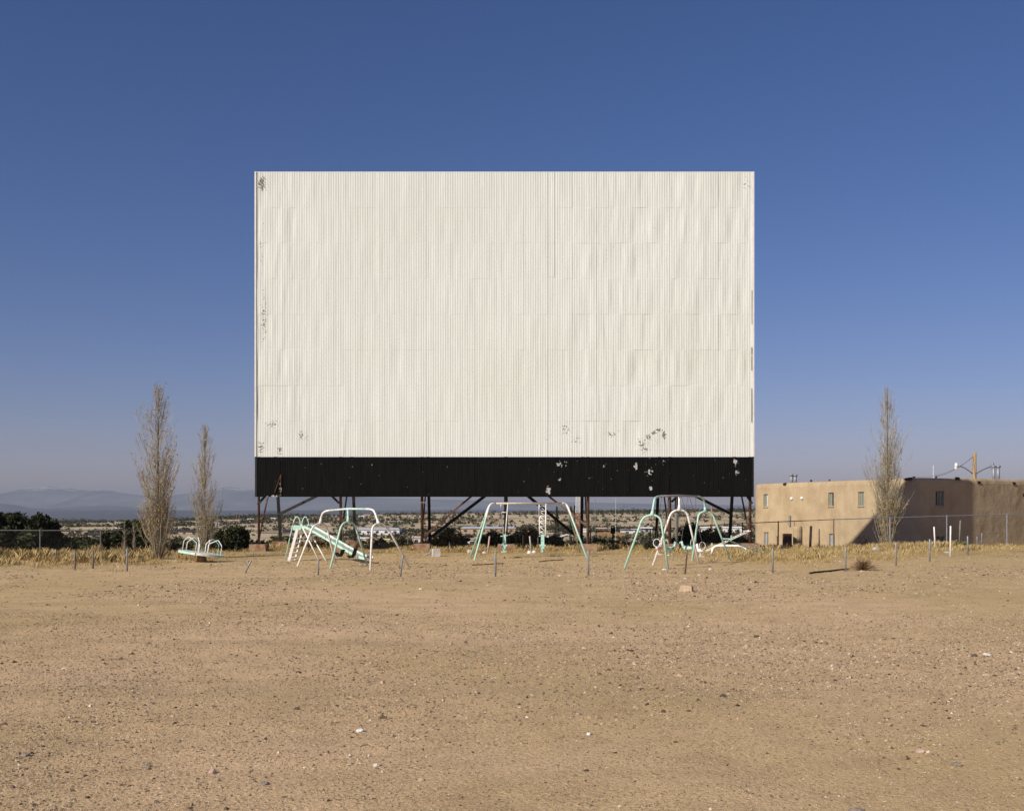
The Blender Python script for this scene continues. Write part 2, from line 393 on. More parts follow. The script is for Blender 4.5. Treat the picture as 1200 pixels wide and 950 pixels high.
# ------------------------------------------------------------------ movie screen
D = 58.0; XL = (300.2-CX)/F*D; XR = (882-CX)/F*D; ZT = EYE+(600-201.5)/F*D; ZM = EYE+(600-535)/F*D; ZB = EYE+(600-582)/F*D
scr = thing('movie_screen', 'huge white corrugated drive-in screen with black lower band on steel legs', 'movie screen', (0, D, 0))
def sheetgrid(z0, z1, rowh, seed, jitter):
    r = np.random.default_rng(seed); pitch = .127; nr = round((XR-XL)/pitch); pitch = (XR-XL)/nr
    prof = [(0,0),(.30,0),(.42,1),(.72,1),(.84,0)]
    xs = []; ph = []
    for i in range(nr):
        for a, q in prof: xs.append(XL+(i+a)*pitch); ph.append(q)
    xs.append(XR); ph.append(0); xs = np.array(xs); ph = np.array(ph, float)
    sheet = np.minimum(((xs-XL)/pitch/10+1e-6).astype(int), 10**6)
    rows = max(1, round((z1-z0)/rowh)); rh = (z1-z0)/rows; zs = []; rid = []
    for j in range(rows):
        for q in np.linspace(0, 1, 13): zs.append(z0+j*rh+q*rh*.995+(.0 if q else 0)); rid.append(j)
    zs = np.array(zs); rid = np.array(rid)
    ns = sheet.max()+1; off = r.normal(0, .0005, (rows, ns)); til = r.normal(0, .0025, (rows, ns)) + r.normal(0, .006, ns)[None]
    colstep = r.normal(0, .004, ns)
    Zg, Xg = np.meshgrid(zs, xs, indexing='ij'); Rg, Sg = np.meshgrid(rid, sheet, indexing='ij'); Pg = np.broadcast_to(ph, Zg.shape)
    lx = (Xg-XL)/pitch/10 % 1 - .5
    lz = (Zg-z0)/rh - Rg
    yy = -.0075*Pg + off[Rg, Sg] + til[Rg, Sg]*lx + colstep[Sg] + .0018*(lz-.5)
    side = .45+.75*ss(Xg, 1, 6)+.7*(1-ss(Xg, XL+1, XL+4.5))
    w = fbm(Xg*2.0, Zg*.25+Rg*2.3, 3, seed+3)*1.6
    yy = yy + jitter*side*w*(.4+.9*np.sin(np.clip(lz, 0, 1)*math.pi))
    yy = yy + .03*fbm(Xg*.35, Zg*.25, 2, seed+8)
    # lifted sheet edges
    for (xp, zp0, zp1, a) in ((XL+349/22.4*1., 14.2, ZT, .02), (XL+9.2/2, z0, z0+1.5, .012)):
        m_ = np.exp(-np.clip(xp-Xg, 0, 9)/.25)*(Xg < xp)*(Zg > zp0)*(Zg < zp1); yy = yy - a*m_
    V = np.stack([Xg, yy, Zg], -1).reshape(-1, 3)
    return V, grid_faces(*Zg.shape)
def patches_mat(name, c1, c2, patches, pc1, pc2, nscale, streak, vseam=False):
    m, nt, b = new_mat(name); v = objvec(nt); L = nt.links
    acc = None
    for (px, py, wx, wy, s) in patches:
        cx = (px-CX)/F*D; cz = EYE-(py-HY)/F*D; rx = wx/F*D; rz = wy/F*D
        mp = N(nt, 'ShaderNodeMapping', vector_type='TEXTURE'); mp.inputs['Location'].default_value = (cx, 0, cz)
        mp.inputs['Scale'].default_value = (rx, 50, rz); L.new(v, mp.inputs[0])
        ln = N(nt, 'ShaderNodeVectorMath', operation='LENGTH'); L.new(mp.outputs[0], ln.inputs[0])
        q = maprange(nt, ln.outputs['Value'], 1.15, .2, 0, s)
        acc = q if acc is None else math_(nt, 'MAXIMUM', acc, q)
    nz = noise(nt, nscale, 7, v, .62)
    mask = maprange(nt, math_(nt, 'ADD', nz, math_(nt, 'MULTIPLY', acc, .18)), .69, .705)
    st = noise(nt, 1.0, 5, objvec(nt, streak), .6)
    base = ramp(nt, st, [(.3, c2), (.62, c1)])
    broad = ramp(nt, noise(nt, .16, 3, v), [(.35, (.96, .96, .93)), (.65, (1, 1, 1))])
    base = mixc(nt, 1., base, broad, 'MULTIPLY')
    bare = mixc(nt, noise(nt, 6, 3, v), pc1, pc2)
    L.new(mixc(nt, mask, base, bare), b.inputs['Base Color'])
    b.inputs['Roughness'].default_value = .7; b.inputs['Specular IOR Level'].default_value = .03 if 'black' in name else .12
    return m
wp = [(307,215,7,14,1.5),(309,372,5,45,.95),(306,300,5,60,.6),(319,497,14,7,1.0),(353,510,6,9,1.1),(306,524,5,12,1.1),(328,527,5,8,1.2),(360,512,12,14,.6),
      (663,503,12,12,.9),(676,515,12,10,.7),(717,508,10,7,.9),(752,520,8,9,1.1),(760,512,6,7,1.25),(755,526,10,7,1.1),(766,508,5,4,1.5),(772,504,6,3,1.6),(778,510,3.5,8,1.7),(762,516,14,14,.6),(875,216,9,14,.7),(640,512,10,12,.5),(815,498,14,8,.5),(850,500,30,8,.35)]
wmat = patches_mat('white_screen_paint', (.705, .715, .66), (.63, .64, .585), wp, (.26, .23, .19), (.13, .11, .085), 11, (5, 5, .22))
bp_ = [(656,544,4,5,1.5),(656,562,3,4,1.1),(643,574,5,7,1.45),(664,545,6,6,.8),(678,541,4,4,.9),(745,546,4,7,1.5),(761,553,6,6,1.3),(763,572,4,4,1.5),(709,546,6,4,.8),(862,541,4,7,1.5),(863,553,5,5,1.3),(329,572,3,16,1.1),(322,582,12,3,1.5),(321,565,5,10,.6),(775,541,10,8,.6),(700,565,30,10,.25)]
kmat = patches_mat('black_band_paint', (.009, .0085, .007), (.006, .0055, .005), bp_, (.52, .50, .47), (.36, .33, .30), 7, (5, 5, .5))
V, T = sheetgrid(ZM, ZT, 1.87, 5, .036); o = npmesh('white_panel', V, T, wmat, scr)
md = o.modifiers.new('s', 'SOLIDIFY'); md.thickness = .003; md.offset = -1
V, T = sheetgrid(ZB, ZM-.012, 2.1, 8, .016); o = npmesh('black_band', V, T, kmat, scr); o['label'] = 'black painted band along the bottom of the screen'
md = o.modifiers.new('s', 'SOLIDIFY'); md.thickness = .003; md.offset = -1
wp2 = simple('white_trim', (.74, .71, .65), (.66, .62, .56), 3, .6)
mb = MB()
mb.box((XL-.03, D+.02, (ZM+ZT)/2), (.09, .16, ZT-ZM)); part('edge_trim', mb, wp2, scr)
mb = MB(); zz = [ZT+.0, EYE+(600-411+4)/F*D, EYE+(600-434)/F*D, EYE+(600-455)/F*D, EYE+(600-490)/F*D, ZM]
mb.box((XR+.03, D+.02, (ZT+ZM)/2), (.09, .16, ZT-ZM)); part('edge_trim', mb, wp2, scr)
for y0_, y1_ in ((407, 416), (417, 434), (455, 495), (340, 380)):
    mb = MB(); z0_, z1_ = EYE-(y0_-HY)/F*D, EYE-(y1_-HY)/F*D; mb.box((XR-.055, D-.055, (z0_+z1_)/2), (.035 if y0_ != 340 else .015, .02, z0_-z1_)); part('gap_shade_strip', mb, M['rust'], scr)  # solid dark strips stand in for the shaded gaps beside the trim
mb = MB(); mb.box(((XL+XR)/2, D+.075, ZT-.01), (XR-XL, .12, .05)); part('top_cap', mb, wp2, scr)
mb = MB(); mb.box((XR+.025, D+.05, (ZB+ZM)/2), (.09, .1, ZM-ZB)); part('band_edge', mb, M['darksteel'], scr)
mb = MB(); mb.box((XL-.025, D+.05, (ZB+ZM)/2), (.09, .1, ZM-ZB)); part('band_edge', mb, M['darksteel'], scr)
# girts behind the sheets
for j in range(10):
    z = ZB+.12+j*(ZT-ZB-.3)/9; mb = MB(); mb.beam((XL, D+.16, z), (XR, D+.16, z), .12, .14); part('girt', mb, M['darksteel'], scr)
FX = [301.6, 398, 494, 592.8, 689.5, 786, 881.5]
RB = 5.6
for i, fx in enumerate(FX):
    x = (fx-CX)/F*D; x = min(max(x, XL+.06), XR-.06)
    mat = [M['rust'], M['rust'], M['rust'], M['darksteel'], M['rustpole'], M['rust'], M['rust']][i]
    w = [.13, .15, .15, .20, .16, .16, .15][i]
    yf = D+.34; zg = hz(x, yf)
    mb = MB(); mb.tube([(x, yf, zg), (x, yf, ZT-.1)], w/2, 12); part('front_leg', mb, mat, scr, True)
    mb = MB(); mb.box((x, yf, zg+.12), (.9, .8, .5), taper=.94); part('concrete_pier', mb, M['pier'], scr)
    # sloping back leg
    yb = D+RB+.3; zb = hz(x, yb)
    xb = x
    mb = MB(); mb.beam((x, D+.45, ZT-.4), (xb, yb, zb+.2), .13, .16, up=(1,0,0)); part('back_leg', mb, M['darksteel'], scr)
    mb = MB(); mb.box((xb, yb, zb+.2), (.9, .8, .55), taper=.94); part('concrete_pier', mb, M['pier'], scr)
    # truss braces in the side plane
    def back_y(z): return yb+(D+.45-yb)*(z-zb-.2)/(ZT-.4-zb-.2)
    zs = [zg+.6, 5.2, 8.8, 12.4, 16.0]
    mb = MB()
    for k, z in enumerate(zs):
        z2 = z+3.2 if k else 5.0
        mb.beam((x, yf, z), (x, back_y(z2), z2), .07, .07, up=(1,0,0))
        if k: mb.beam((x, yf, z), (x, back_y(z), z), .07, .07, up=(1,0,0))
    part('brace', mb, M['rust'] if i != 3 else M['darksteel'], scr)
    if i == 5:
        x2 = (792.8-CX)/F*59; mb = MB(); mb.tube([(x2, 59, hz(x2, 59)), (x2, 59, 3.6)], .10, 10); part('timber_prop', mb, M['greywood'], scr, True)
def brace(a, da, b, db, w, mat):
    mb = MB(); pa = P(*a, da); pb = P(*b, db); pa = pa + (pa-pb).normalized()*.6; mb.beam(pa, pb, w, w, up=(0,1,0)); part('brace', mb, mat, scr)
dk = M['darksteel']; dr = D+RB-.8
brace((310,582), D+.3, (302,591), D+.3, .11, dk); brace((950/5.4545+700+2,582), D+.3, (881.5,590), D+.3, .11, dk)
brace((390,582), D+.3, (397.5,589.5), D+.3, .11, dk); brace((793,582), D+.35, (787,588), D+.35, .11, dk)
brace((369,582), dr, (326.8,602.5), dr+.3, .15, dk); brace((817,582), dr, (857.5,602.5), dr+.3, .15, dk)
brace((567,582), dr, (504,630), dr+.9, .17, dk); brace((620,582), dr, (673,626), dr+.9, .17, dk)
brace((551.5,582), D+.5, (497,628), D+.3, .10, M['rust']); brace((644,582), D+.5, (689,617), D+.35, .10, M['rustpole'])
mb = MB(); mb.beam(P(489,588.5,D), P(499.5,588.5,D), .05); part('cross_arm', mb, M['greywood'], scr)
mb = MB(); mb.beam(P(322,577,D)+Vector((0,-.06,0)), P(329.5,556,D)+Vector((0,-.06,0)), .03); mb.beam(P(329.4,556,D)+Vector((0,-.06,0)), P(329,581,D)+Vector((0,-.06,0)), .025); part('bent_pipe', mb, M['rust'], scr)

# ------------------------------------------------------------------ playground
def stemarch(c, top, half, drop, archz):
    pass
def arch_pts(fl, fr, top, wtop=.30):
    fl = Vector(fl); fr = Vector(fr); t = Vector(top); u = (fr-fl); u.z = 0; u.normalize()
    a = t-u*wtop; b = t+u*wtop
    return smooth_path([fl-Vector((0,0,.1)), a, b, fr-Vector((0,0,.1))], .28, 6)
def climber(name, label, arches, bar, rt, cat='swing frame'):
    """arches: (foot_l, foot_r, top, stem_top, material)"""
    root = thing(name, label, cat, arches[1][0]*.5+arches[1][1]*.5)
    for fl, fr, top, st, mat, smat in arches:
        mb = MB(); mb.tube(arch_pts(fl, fr, top), rt, 10); part('leg_arch', mb, mat, root, True)
        mb = MB()
        st = [Vector(q) for q in st]
        mb.tube([Vector(top)-Vector((0,0,.02))]+st, [rt]*(len(st)+1), 10)
        mb.tube([Vector(top)+Vector((-.0,0,-.02)), Vector(top)+(st[0]-Vector(top)).normalized()*.22], [rt*2.0, rt*1.02], 10)
        part('stem', mb, smat, root, True)
    mb = MB(); mb.tube(bar[0], rt, 10); part('top_bar', mb, bar[1], root, True)
    return root
def gz(p): return Vector((p[0], p[1], hz(p[0], p[1])))
def footed(cx, cy, hx, hy): return gz((cx-hx, cy-hy)), gz((cx+hx, cy+hy))
# frame one, left
m_, w_, mw = M['mint'], M['white'], M['mintwhite']
tl = P(375,613.5,42.3); tm = P(408,611.5,40.9); tr = P(444,613.5,39.5)
bl = P(382.5,598.2,41.9); bm = P(407.5,596,40.9); br_ = P(433,596.3,40.0)
fL = footed(-7.43, 42.2, .62, .75); fM = footed(-6.0, 40.9, .60, .75); fR = footed(-4.3, 39.5, .66, .7)
stL = smooth_path([tl, P(377.2,601.5,42.15), bl, bl*.7+bm*.3], .2, 5)[1:-1]
stR = smooth_path([tr, P(438.3,597.5,39.85), br_, br_*.7+bm*.3], .2, 5)[1:-1]
def trim_end(path, frac): return path
swingL = climber('swing_frame', 'pale mint and white pipe swing frame with three arched legs beside the slide', [
    (fL[0], fL[1], tl, stL, w_, w_), (fM[0], fM[1], tm, [bm], m_, m_), (fR[0], fR[1], tr, stR, w_, w_)],
    ([stL[-1], bm, stR[-1]], mw), .037)
# right frame
tl = P(764,603.5,39.5); tm = P(796,597.5,43); tr = P(826.5,599.3,46.4)
bl = P(771,581.5,40.3); bm = P(796,580.6,43); br_ = P(820,581.6,45.6)
fL = footed(4.78, 39.6, .80, -.05); fM = footed(6.35, 43, .95, .2); fR = footed(8.35, 46.4, .88, .3)
stL = smooth_path([tl, P(767,584.0,39.7), bl, bl*.7+bm*.3], .22, 5)[1:-1]
stR = smooth_path([tr, P(825.3,585,46.2), br_, br_*.7+bm*.3], .3, 5)[1:-1]
greybar = painted('worn_grey_pipe', (.42, .38, .36), (.34, .30, .30), .66)
swingR = climber('swing_frame', 'tall swing frame with mint end arches and white middle arch near the seesaw', [
    (fL[0], fL[1], tl, stL, m_, m_), (fM[0], fM[1], tm, [bm], w_, w_), (fR[0], fR[1], tr, stR, m_, m_)],
    ([stL[-1], bm, stR[-1]], greybar), .040)
# middle frame : A legs at both ends, single long bar
A = P(574,589.8,48.4); B = P(664,589.6,51.6)
root = thing('swing_frame', 'wide flat-topped swing frame in the middle with white bar and mint legs', 'swing frame', gz(((A.x+B.x)/2, (A.y+B.y)/2)))
mid = (A+B)/2
def leg2(top, other, foot):
    foot = Vector(foot); inn = top+(other-top).normalized()*.35
    return smooth_path([inn, top, foot-Vector((0,0,.08))], .38, 7)
jl = A+(B-A)*.0
for nm, top, oth, ft in (('leg', A, B, gz(P(555.3,650,46.7)[:2])), ('leg', A, B, gz(P(550.3,650,49.6)[:2])),
                         ('leg', B, A, gz(P(688.3,650,49.9)[:2])), ('leg', B, A, gz(P(680.5,645,54.5)[:2]))):
    pth = leg2(top, oth, ft); k = 6
    mb = MB(); mb.tube(pth, .042, 10); lo = part(nm, mb, m_, root, True)
    mb = MB(); mb.tube([q for q in pth[:9]]+[pth[8].lerp(pth[9], .14)], .0435, 10); part('white_bend', mb, w_, lo, True)
mb = MB(); mb.tube([A+(B-A).normalized()*.34, B-(B-A).normalized()*.34], .045, 10); part('top_bar', mb, simple('cream_paint', (.80,.74,.62), (.70,.60,.48), 5, .5), root, True)
swingM = root
# glider swings seen end-on
def glider(px, d, ytop, label, lattice):
    c = P(px, ytop, d); g0 = hz(c.x, c.y); zt = c.z
    root = thing('glider_swing', label, 'glider swing', (c.x, c.y, g0), 'glider swings under the middle frame')
    w = .17
    zk = EYE-(626-600)/F*d
    for sx in (-1, 1):
        for sy in (-1, 1):
            mb = MB(); mb.tube([(c.x+sx*w*.9, c.y+sy*.05, zt), (c.x+sx*(.05 if not lattice else .13), c.y+sy*.42, zk)], .022 if not lattice else .026, 6); part('hanger_rod', mb, w_, root, True)
    mb = MB()
    for k in range(1 if not lattice else 6):
        t = .28 if not lattice else .08+k*.165
        ww = w*.9*(1-t)+(.05 if not lattice else .13)*t; z = zt+(zk-zt)*t
        mb.tube([(c.x-ww, c.y-.05-.37*t, z), (c.x+ww, c.y-.05-.37*t, z)], .018, 6)
        if lattice: 
            z2 = zt+(zk-zt)*min(1, t+.165); mb.tube([(c.x-ww, c.y-.05-.37*t, z), (c.x+ww*.95, c.y-.05-.37*min(1,t+.165), z2)], .015, 6)
    part('cross_bar', mb, w_, root, True)
    zs = EYE-(641-600)/F*d
    mb = MB(); mb.beam((c.x, c.y-.62, zs), (c.x, c.y+.62, zs), .12, .10); mb.beam((c.x, c.y-.42, zk), (c.x, c.y-.42, zs-.12), .13, .05); mb.beam((c.x, c.y+.42, zk), (c.x, c.y+.42, zs-.12), .13, .05)
    part('frame_beam', mb, m_, root)
    for sy in (-1, 1):
        mb = MB(); mb.box((c.x, c.y+sy*.5, zs+.09), (.26, .22, .05)); part('seat', mb, m_, root)
        mb = MB(); mb.tube([(c.x-.17, c.y+sy*.30, zk-.08), (c.x+.17, c.y+sy*.30, zk-.04)], .016, 6); part('handlebar', mb, m_, root)
        mb = MB(); mb.tube([(c.x-.15, c.y+sy*.25, zs-.20), (c.x+.15, c.y+sy*.25, zs-.20)], .016, 6); mb.tube([(c.x, c.y+sy*.25, zs-.20), (c.x, c.y+sy*.25, zs)], .02, 6); part('foot_rest', mb, m_, root)
    return root
pA = A.lerp(B, .20); pB = A.lerp(B, .68)
glider(591, 49.0, 590, 'glider swing of two white rods narrowing to a mint seat, left one', False)
glider(635.8, 50.6, 590, 'glider swing with white ladder-like hangers and mint seat, right one', True)
# belt swings on the left frame
def chainline(mb, a, b):
    a = Vector(a); b = Vector(b); n = max(4, int((b-a).length/.07))
    for i in range(n):
        p = a.lerp(b, i/n); q = a.lerp(b, (i+.8)/n); o = Vector((.008, 0, 0)) if i % 2 else Vector((0, .008, 0))
        mb.beam(p+o, q+o, .008); mb.beam(p-o, q-o, .008)
def beltswing(p1, p2, zseat, shift, label, tilt):
    c = (Vector(p1)+Vector(p2))/2; root = thing('belt_swing', label, 'swing', (c.x+shift[0], c.y+shift[1], zseat), 'belt swings under the left frame')
    u = (Vector(p2)-Vector(p1)).normalized()
    e = []
    for p, s in ((p1, -1), (p2, 1)):
        q = Vector((c.x+shift[0], c.y+shift[1], zseat+.14+tilt*s))+u*s*.22; e.append(q)
        mb = MB(); chainline(mb, p, q); part('chain', mb, M['chain'], root)
    mb = MB(); pts = []
    for k in range(9):
        t = k/8; pts.append(e[0].lerp(e[1], t)-Vector((0, 0, .20*math.sin(math.pi*t))))
    v = []; f = []; sd = Vector((-u.y, u.x, 0))*.09
    for p in pts: v += [p-sd, p+sd, p+sd-Vector((0,0,.018)), p-sd-Vector((0,0,.018))]
    for i in range(8):
        for k in range(4): f.append((i*4+k, i*4+(k+1) % 4, i*4+4+(k+1) % 4, i*4+4+k))
    f += [(3,2,1,0), (32,33,34,35)]
    mb.add(v, f); part('belt_seat', mb, M['rubber'], root)
    return root
bl0 = P(384,598,41.85); bm0 = P(407.5,596.2,40.9); br0 = P(432,596.4,40.05)
def onbar(a, b, t): p = a.lerp(b, t); return p-Vector((0,0,.04))
beltswing(onbar(bl0, bm0, .24), onbar(bl0, bm0, .66), .42, (.12, .0), 'black rubber belt swing left of the frame middle leg', .05)
beltswing(onbar(bm0, br0, .20), onbar(bm0, br0, .62), .40, (-.22, .5), 'black rubber belt swing hanging askew by the slide foot', .14)
for t0 in (.80,):
    r_ = thing('loose_chain', 'short rusty chain hanging loose from the right end of the left swing bar', 'chain', onbar(bm0, br0, t0))
    mb = MB(); chainline(mb, onbar(bm0, br0, t0), onbar(bm0, br0, t0)-Vector((0,0,.45))); part('links', mb, M['chain'], r_)
# hobby-horse swings on the right frame
def ponyswing(p1, p2, c, mat, label, facing, ring):
    c = Vector(c); root = thing('pony_swing', label, 'rider swing', c, 'small rider swings under the right frame')
    u = Vector((math.cos(facing), math.sin(facing), 0))
    for p in (p1, p2):
        mb = MB(); mb.tube([p, c+u*(.3 if p is p2 else -.3)+Vector((0,0,.12))], .009, 5); part('hanger_rod', mb, M['chain'], root)
    mb = MB()
    mb.tube([c-u*.22+Vector((0,0,-.02)), c-u*.16, c, c+u*.13, c+u*.18+Vector((0,0,.05))], [.03, .07, .085, .08, .04], 8)
    part('body', mb, mat, root, True)
    mb = MB(); n_ = c+u*.15; mb.tube([n_, n_+u*.08+Vector((0,0,.14)), n_+u*.10+Vector((0,0,.24)), n_+u*.2+Vector((0,0,.20))], [.06, .05, .055, .03], 8); part('head', mb, mat, root, True)
    mb = MB(); q = c+u*.1+Vector((0,0,.20)); s = Vector((-u.y, u.x, 0))
    ring_c = c-u*.18+Vector((0,0,.20))
    pts = [ring_c+(s*math.cos(a)*.14+Vector((0,0,1))*math.sin(a)*.15) for a in np.linspace(0, 2*math.pi, 16)[:-1]]
    mb.tube(pts, .014, 6, closed=True); part('ring_handle', mb, w_ if ring else mat, root, True)
    mb = MB(); f = c-Vector((0,0,.24)); mb.tube([c, f], .02, 6); mb.tube([f-s*.16, f+s*.16], .016, 6); part('foot_rest', mb, mat, root)
    return root
L0 = stL[-1]; R0 = stR[-1]
dn = Vector((0,0,-.045))
pinkm = painted('faded_pink_paint', (.72, .56, .48), (.66, .50, .42), .7)
ponyswing(L0.lerp(bm, .10)+dn, L0.lerp(bm, .42)+dn, P(772,642,42.0), pinkm, 'faded pinkish rider swing with white ring handle, left of the white arch', 1.0, True)
ponyswing(L0.lerp(bm, .52)+dn, L0.lerp(bm, .86)+dn, P(785,643,42.6), m_, 'mint rider swing hanging just behind the left mint arch', .5, False)
ponyswing(bm.lerp(R0, .12)+dn, bm.lerp(R0, .45)+dn, P(806,642,43.8), m_, 'mint rider swing hanging just right of the white arch', 2.6, False)
ponyswing(bm.lerp(R0, .55)+dn, bm.lerp(R0, .88)+dn, P(820.5,645,45.0), w_, 'white rider swing with ring handle behind the white arch leg', 1.9, True)

# seesaw
A = on(833.5, 53); B = on(877, 52.5); zt = EYE-(639.3-600)/F*52.7
root = thing('seesaw', 'white pipe seesaw with ladder-like boards tilted up to the right, by the right screen leg', 'seesaw', (A+B)/2)
mb = MB(); mb.tube(smooth_path([A-Vector((0,0,.05)), Vector((A.x+.10, A.y, zt)), Vector((B.x-.16, B.y, zt)), B-Vector((0,0,.05))], .28, 7), .055, 10); part('support_arch', mb, w_, root, True)
def board(a, b, mat, off, nh):
    a = Vector(a); b = Vector(b); d_ = (b-a).normalized(); s = Vector((.0, 1, 0)).cross(d_).normalized(); s = Vector((0, .11, .02))
    mb = MB(); mb.tube([a-s, b-s], .020, 6); mb.tube([a+s, b+s], .020, 6)
    for k in range(9):
        p = a.lerp(b, (k+.5)/9); mb.tube([p-s, p+s], .012, 6)
    bo = part('board', mb, mat, root)
    for t in (0.05, .95):
        p = a.lerp(b, t); mb = MB(); mb.box((p.x, p.y, p.z+.04), (.30, .26, .035), tilt=None); part('seat', mb, mat, bo)
        q = a.lerp(b, .18 if t < .5 else .82); mb = MB(); mb.tube(smooth_path([q-s, q-s+Vector((.03,0,.26)), q+s+Vector((.03,0,.26)), q+s], .08, 4), .014, 6); part('handle', mb, mat, bo, True)
board(P(824.5,647,54.6), P(878,621.5,51.4), w_, 0, 2)
board(P(848,631,51.0), P(893,648,53.2), m_, 0, 2)
# slide
root = thing('slide', 'mint metal slide with white ladder and looped handrails behind the left swing frame', 'slide', on(360, 45.5))
d0 = 46.0
pf = P(350,618,d0); 
T0 = P(363,617.5,45.6); T1 = P(427,654.5,43.6)
sd = Vector((.16, .36, 0)); sd.normalize(); sd *= .26
# chute : bed + two side walls
top = T0; bot = T1; k1 = top.lerp(bot, .86)
prof = [top+Vector((-.25,0,.03)), top, top.lerp(bot, .5), k1-Vector((0,0,.0)), Vector((bot.x, bot.y, k1.z-.13)), Vector((bot.x+.22, bot.y-.07, k1.z-.15))]
prof = smooth_path(prof, .35, 5)
def strip(s0, s1, z0, z1, th):
    v = []; f = []
    for p in prof: v += [p+sd*s0+Vector((0,0,z0)), p+sd*s1+Vector((0,0,z0 if abs(s1-s0) > .1 else z0)), p+sd*s1+Vector((0,0,z1)), p+sd*s0+Vector((0,0,z1))]
    for i in range(len(prof)-1):
        for k in range(4): f.append((i*4+k, i*4+(k+1) % 4, i*4+4+(k+1) % 4, i*4+4+k))
    n_ = len(prof)*4; f += [(3,2,1,0), (n_-4,n_-3,n_-2,n_-1)]
    mb = MB(); mb.add(v, f); return mb
part('chute', strip(-.94, .94, -.02, 0, 0), simple('polished_chute', (.42, .42, .39), (.34, .34, .31), 4, .35, 0, .6), root)
part('side_rail', strip(-1.06, -.97, -.05, .05, 0), m_, root); part('side_rail', strip(.95, 1.06, -.05, .08, 0), mw, root)
mb = MB(); mb.box((pf.x+.05, pf.y, pf.z-.03), (.42, .62, .05)); mb.box((pf.x+.05, pf.y-.31, pf.z-.0), (.46, .03, .20)); part('platform', mb, m_, root)
for sx, px0, px1 in ((-1, 338.5, 348.5), (1, 345.5, 355)):
    yy_ = 45.4 if sx < 0 else 46.3
    a = on(px0, yy_); b = P(px1, 619.5, yy_); mb = MB(); mb.beam(a, b, .11 if sx < 0 else .05, .05, up=(0,1,0)); part('ladder_rail', mb, w_, root)
    if sx < 0: la = (a, b)
    else: lb = (a, b)
for k in range(6):
    t = (k+.6)/6.6; p = la[0].lerp(la[1], t); q = lb[0].lerp(lb[1], t); mb = MB(); mb.beam(p, q, .15, .04); part('rung', mb, w_, root)
for px0, px1, px2, px3, dd, mat in ((333.6, 344.5, 351.5, 352.5, 45.4, m_), (343, 354.5, 361, 362.5, 46.3, m_)):
    a = on(px0, dd) if dd < 46 else P(352.5, 622, dd)
    pts = smooth_path([a, P(px1, 609, dd), P((px1+px2)/2, 604.2, dd), P(px2, 608.5, dd), P(px3, 618, dd)], .22, 5)
    mb = MB(); mb.tube(pts, .022, 8); part('handrail', mb, mat, root, True)
for a, b in (((353, 614.5, 45.4), (375, 45.0)), ((366.5, 629, 46.2), (383, 45.6))):
    mb = MB(); mb.tube([P(*a), on(*b)-Vector((0,0,.05))], .028, 8); part('support_leg', mb, w_, root, True)
# merry-go-round
c = on(236, 44.3); c.z += .34
root = thing('merry_go_round', 'tilted mint and white merry-go-round disc with pipe handrails by the poplars', 'merry-go-round', on(236, 44.3))
from mathutils import Matrix
rot = Matrix.Rotation(math.radians(7.5), 3, 'Y') @ Matrix.Rotation(math.radians(-1.5), 3, 'X')
def tr_(p): return c + rot @ Vector(p)
R = .90; th = .055
for k in range(6):
    mb = MB(); a0 = k*math.pi/3+.35; v = []; n_ = 9
    for z in (-th, th*.6):
        v.append(tr_((0, 0, z)))
        for j in range(n_): a = a0+j*math.pi/3/(n_-1); v.append(tr_((R*math.cos(a), R*math.sin(a), z)))
    f = [tuple([0]+list(range(n_, 0, -1))), tuple([n_+1]+list(range(n_+2, 2*n_+2)))]
    f += [(1+j, 2+j, n_+3+j, n_+2+j) for j in range(n_-1)]
    f += [(0, 1, n_+2, n_+1), (n_, 0, n_+1, 2*n_+1)]
    mb.add(v, f); part('deck_segment', mb, (m_ if k % 2 else w_), root)
mb = MB(); mb.tube([on(236,44.3)-Vector((0,0,.1)), c], [.22, .16], 12); part('pedestal', mb, M['pier'], root, True)
for k, (a, mat) in enumerate(((3.05, mw), (4.25, w_), (2.1, w_), (5.35, w_), (1.0, m_), (6.2, w_))):
    u = Vector((math.cos(a), math.sin(a), 0)); s = Vector((-u.y, u.x, 0)); e = u*R*.9; i_ = u*R*.25; h = .50
    pts = [e-s*.0, e+Vector((0,0,h*.8)), e*.62+i_*.38+Vector((0,0,h*1.22)), i_+Vector((0,0,h*.8)), i_]
    pts = [tr_(p+s*.06*(1 if q > 1 else -1)) for q, p in enumerate(pts)]
    mb = MB(); mb.tube(smooth_path(pts, .06, 3), .017, 7); part('handrail', mb, mat, root, True)

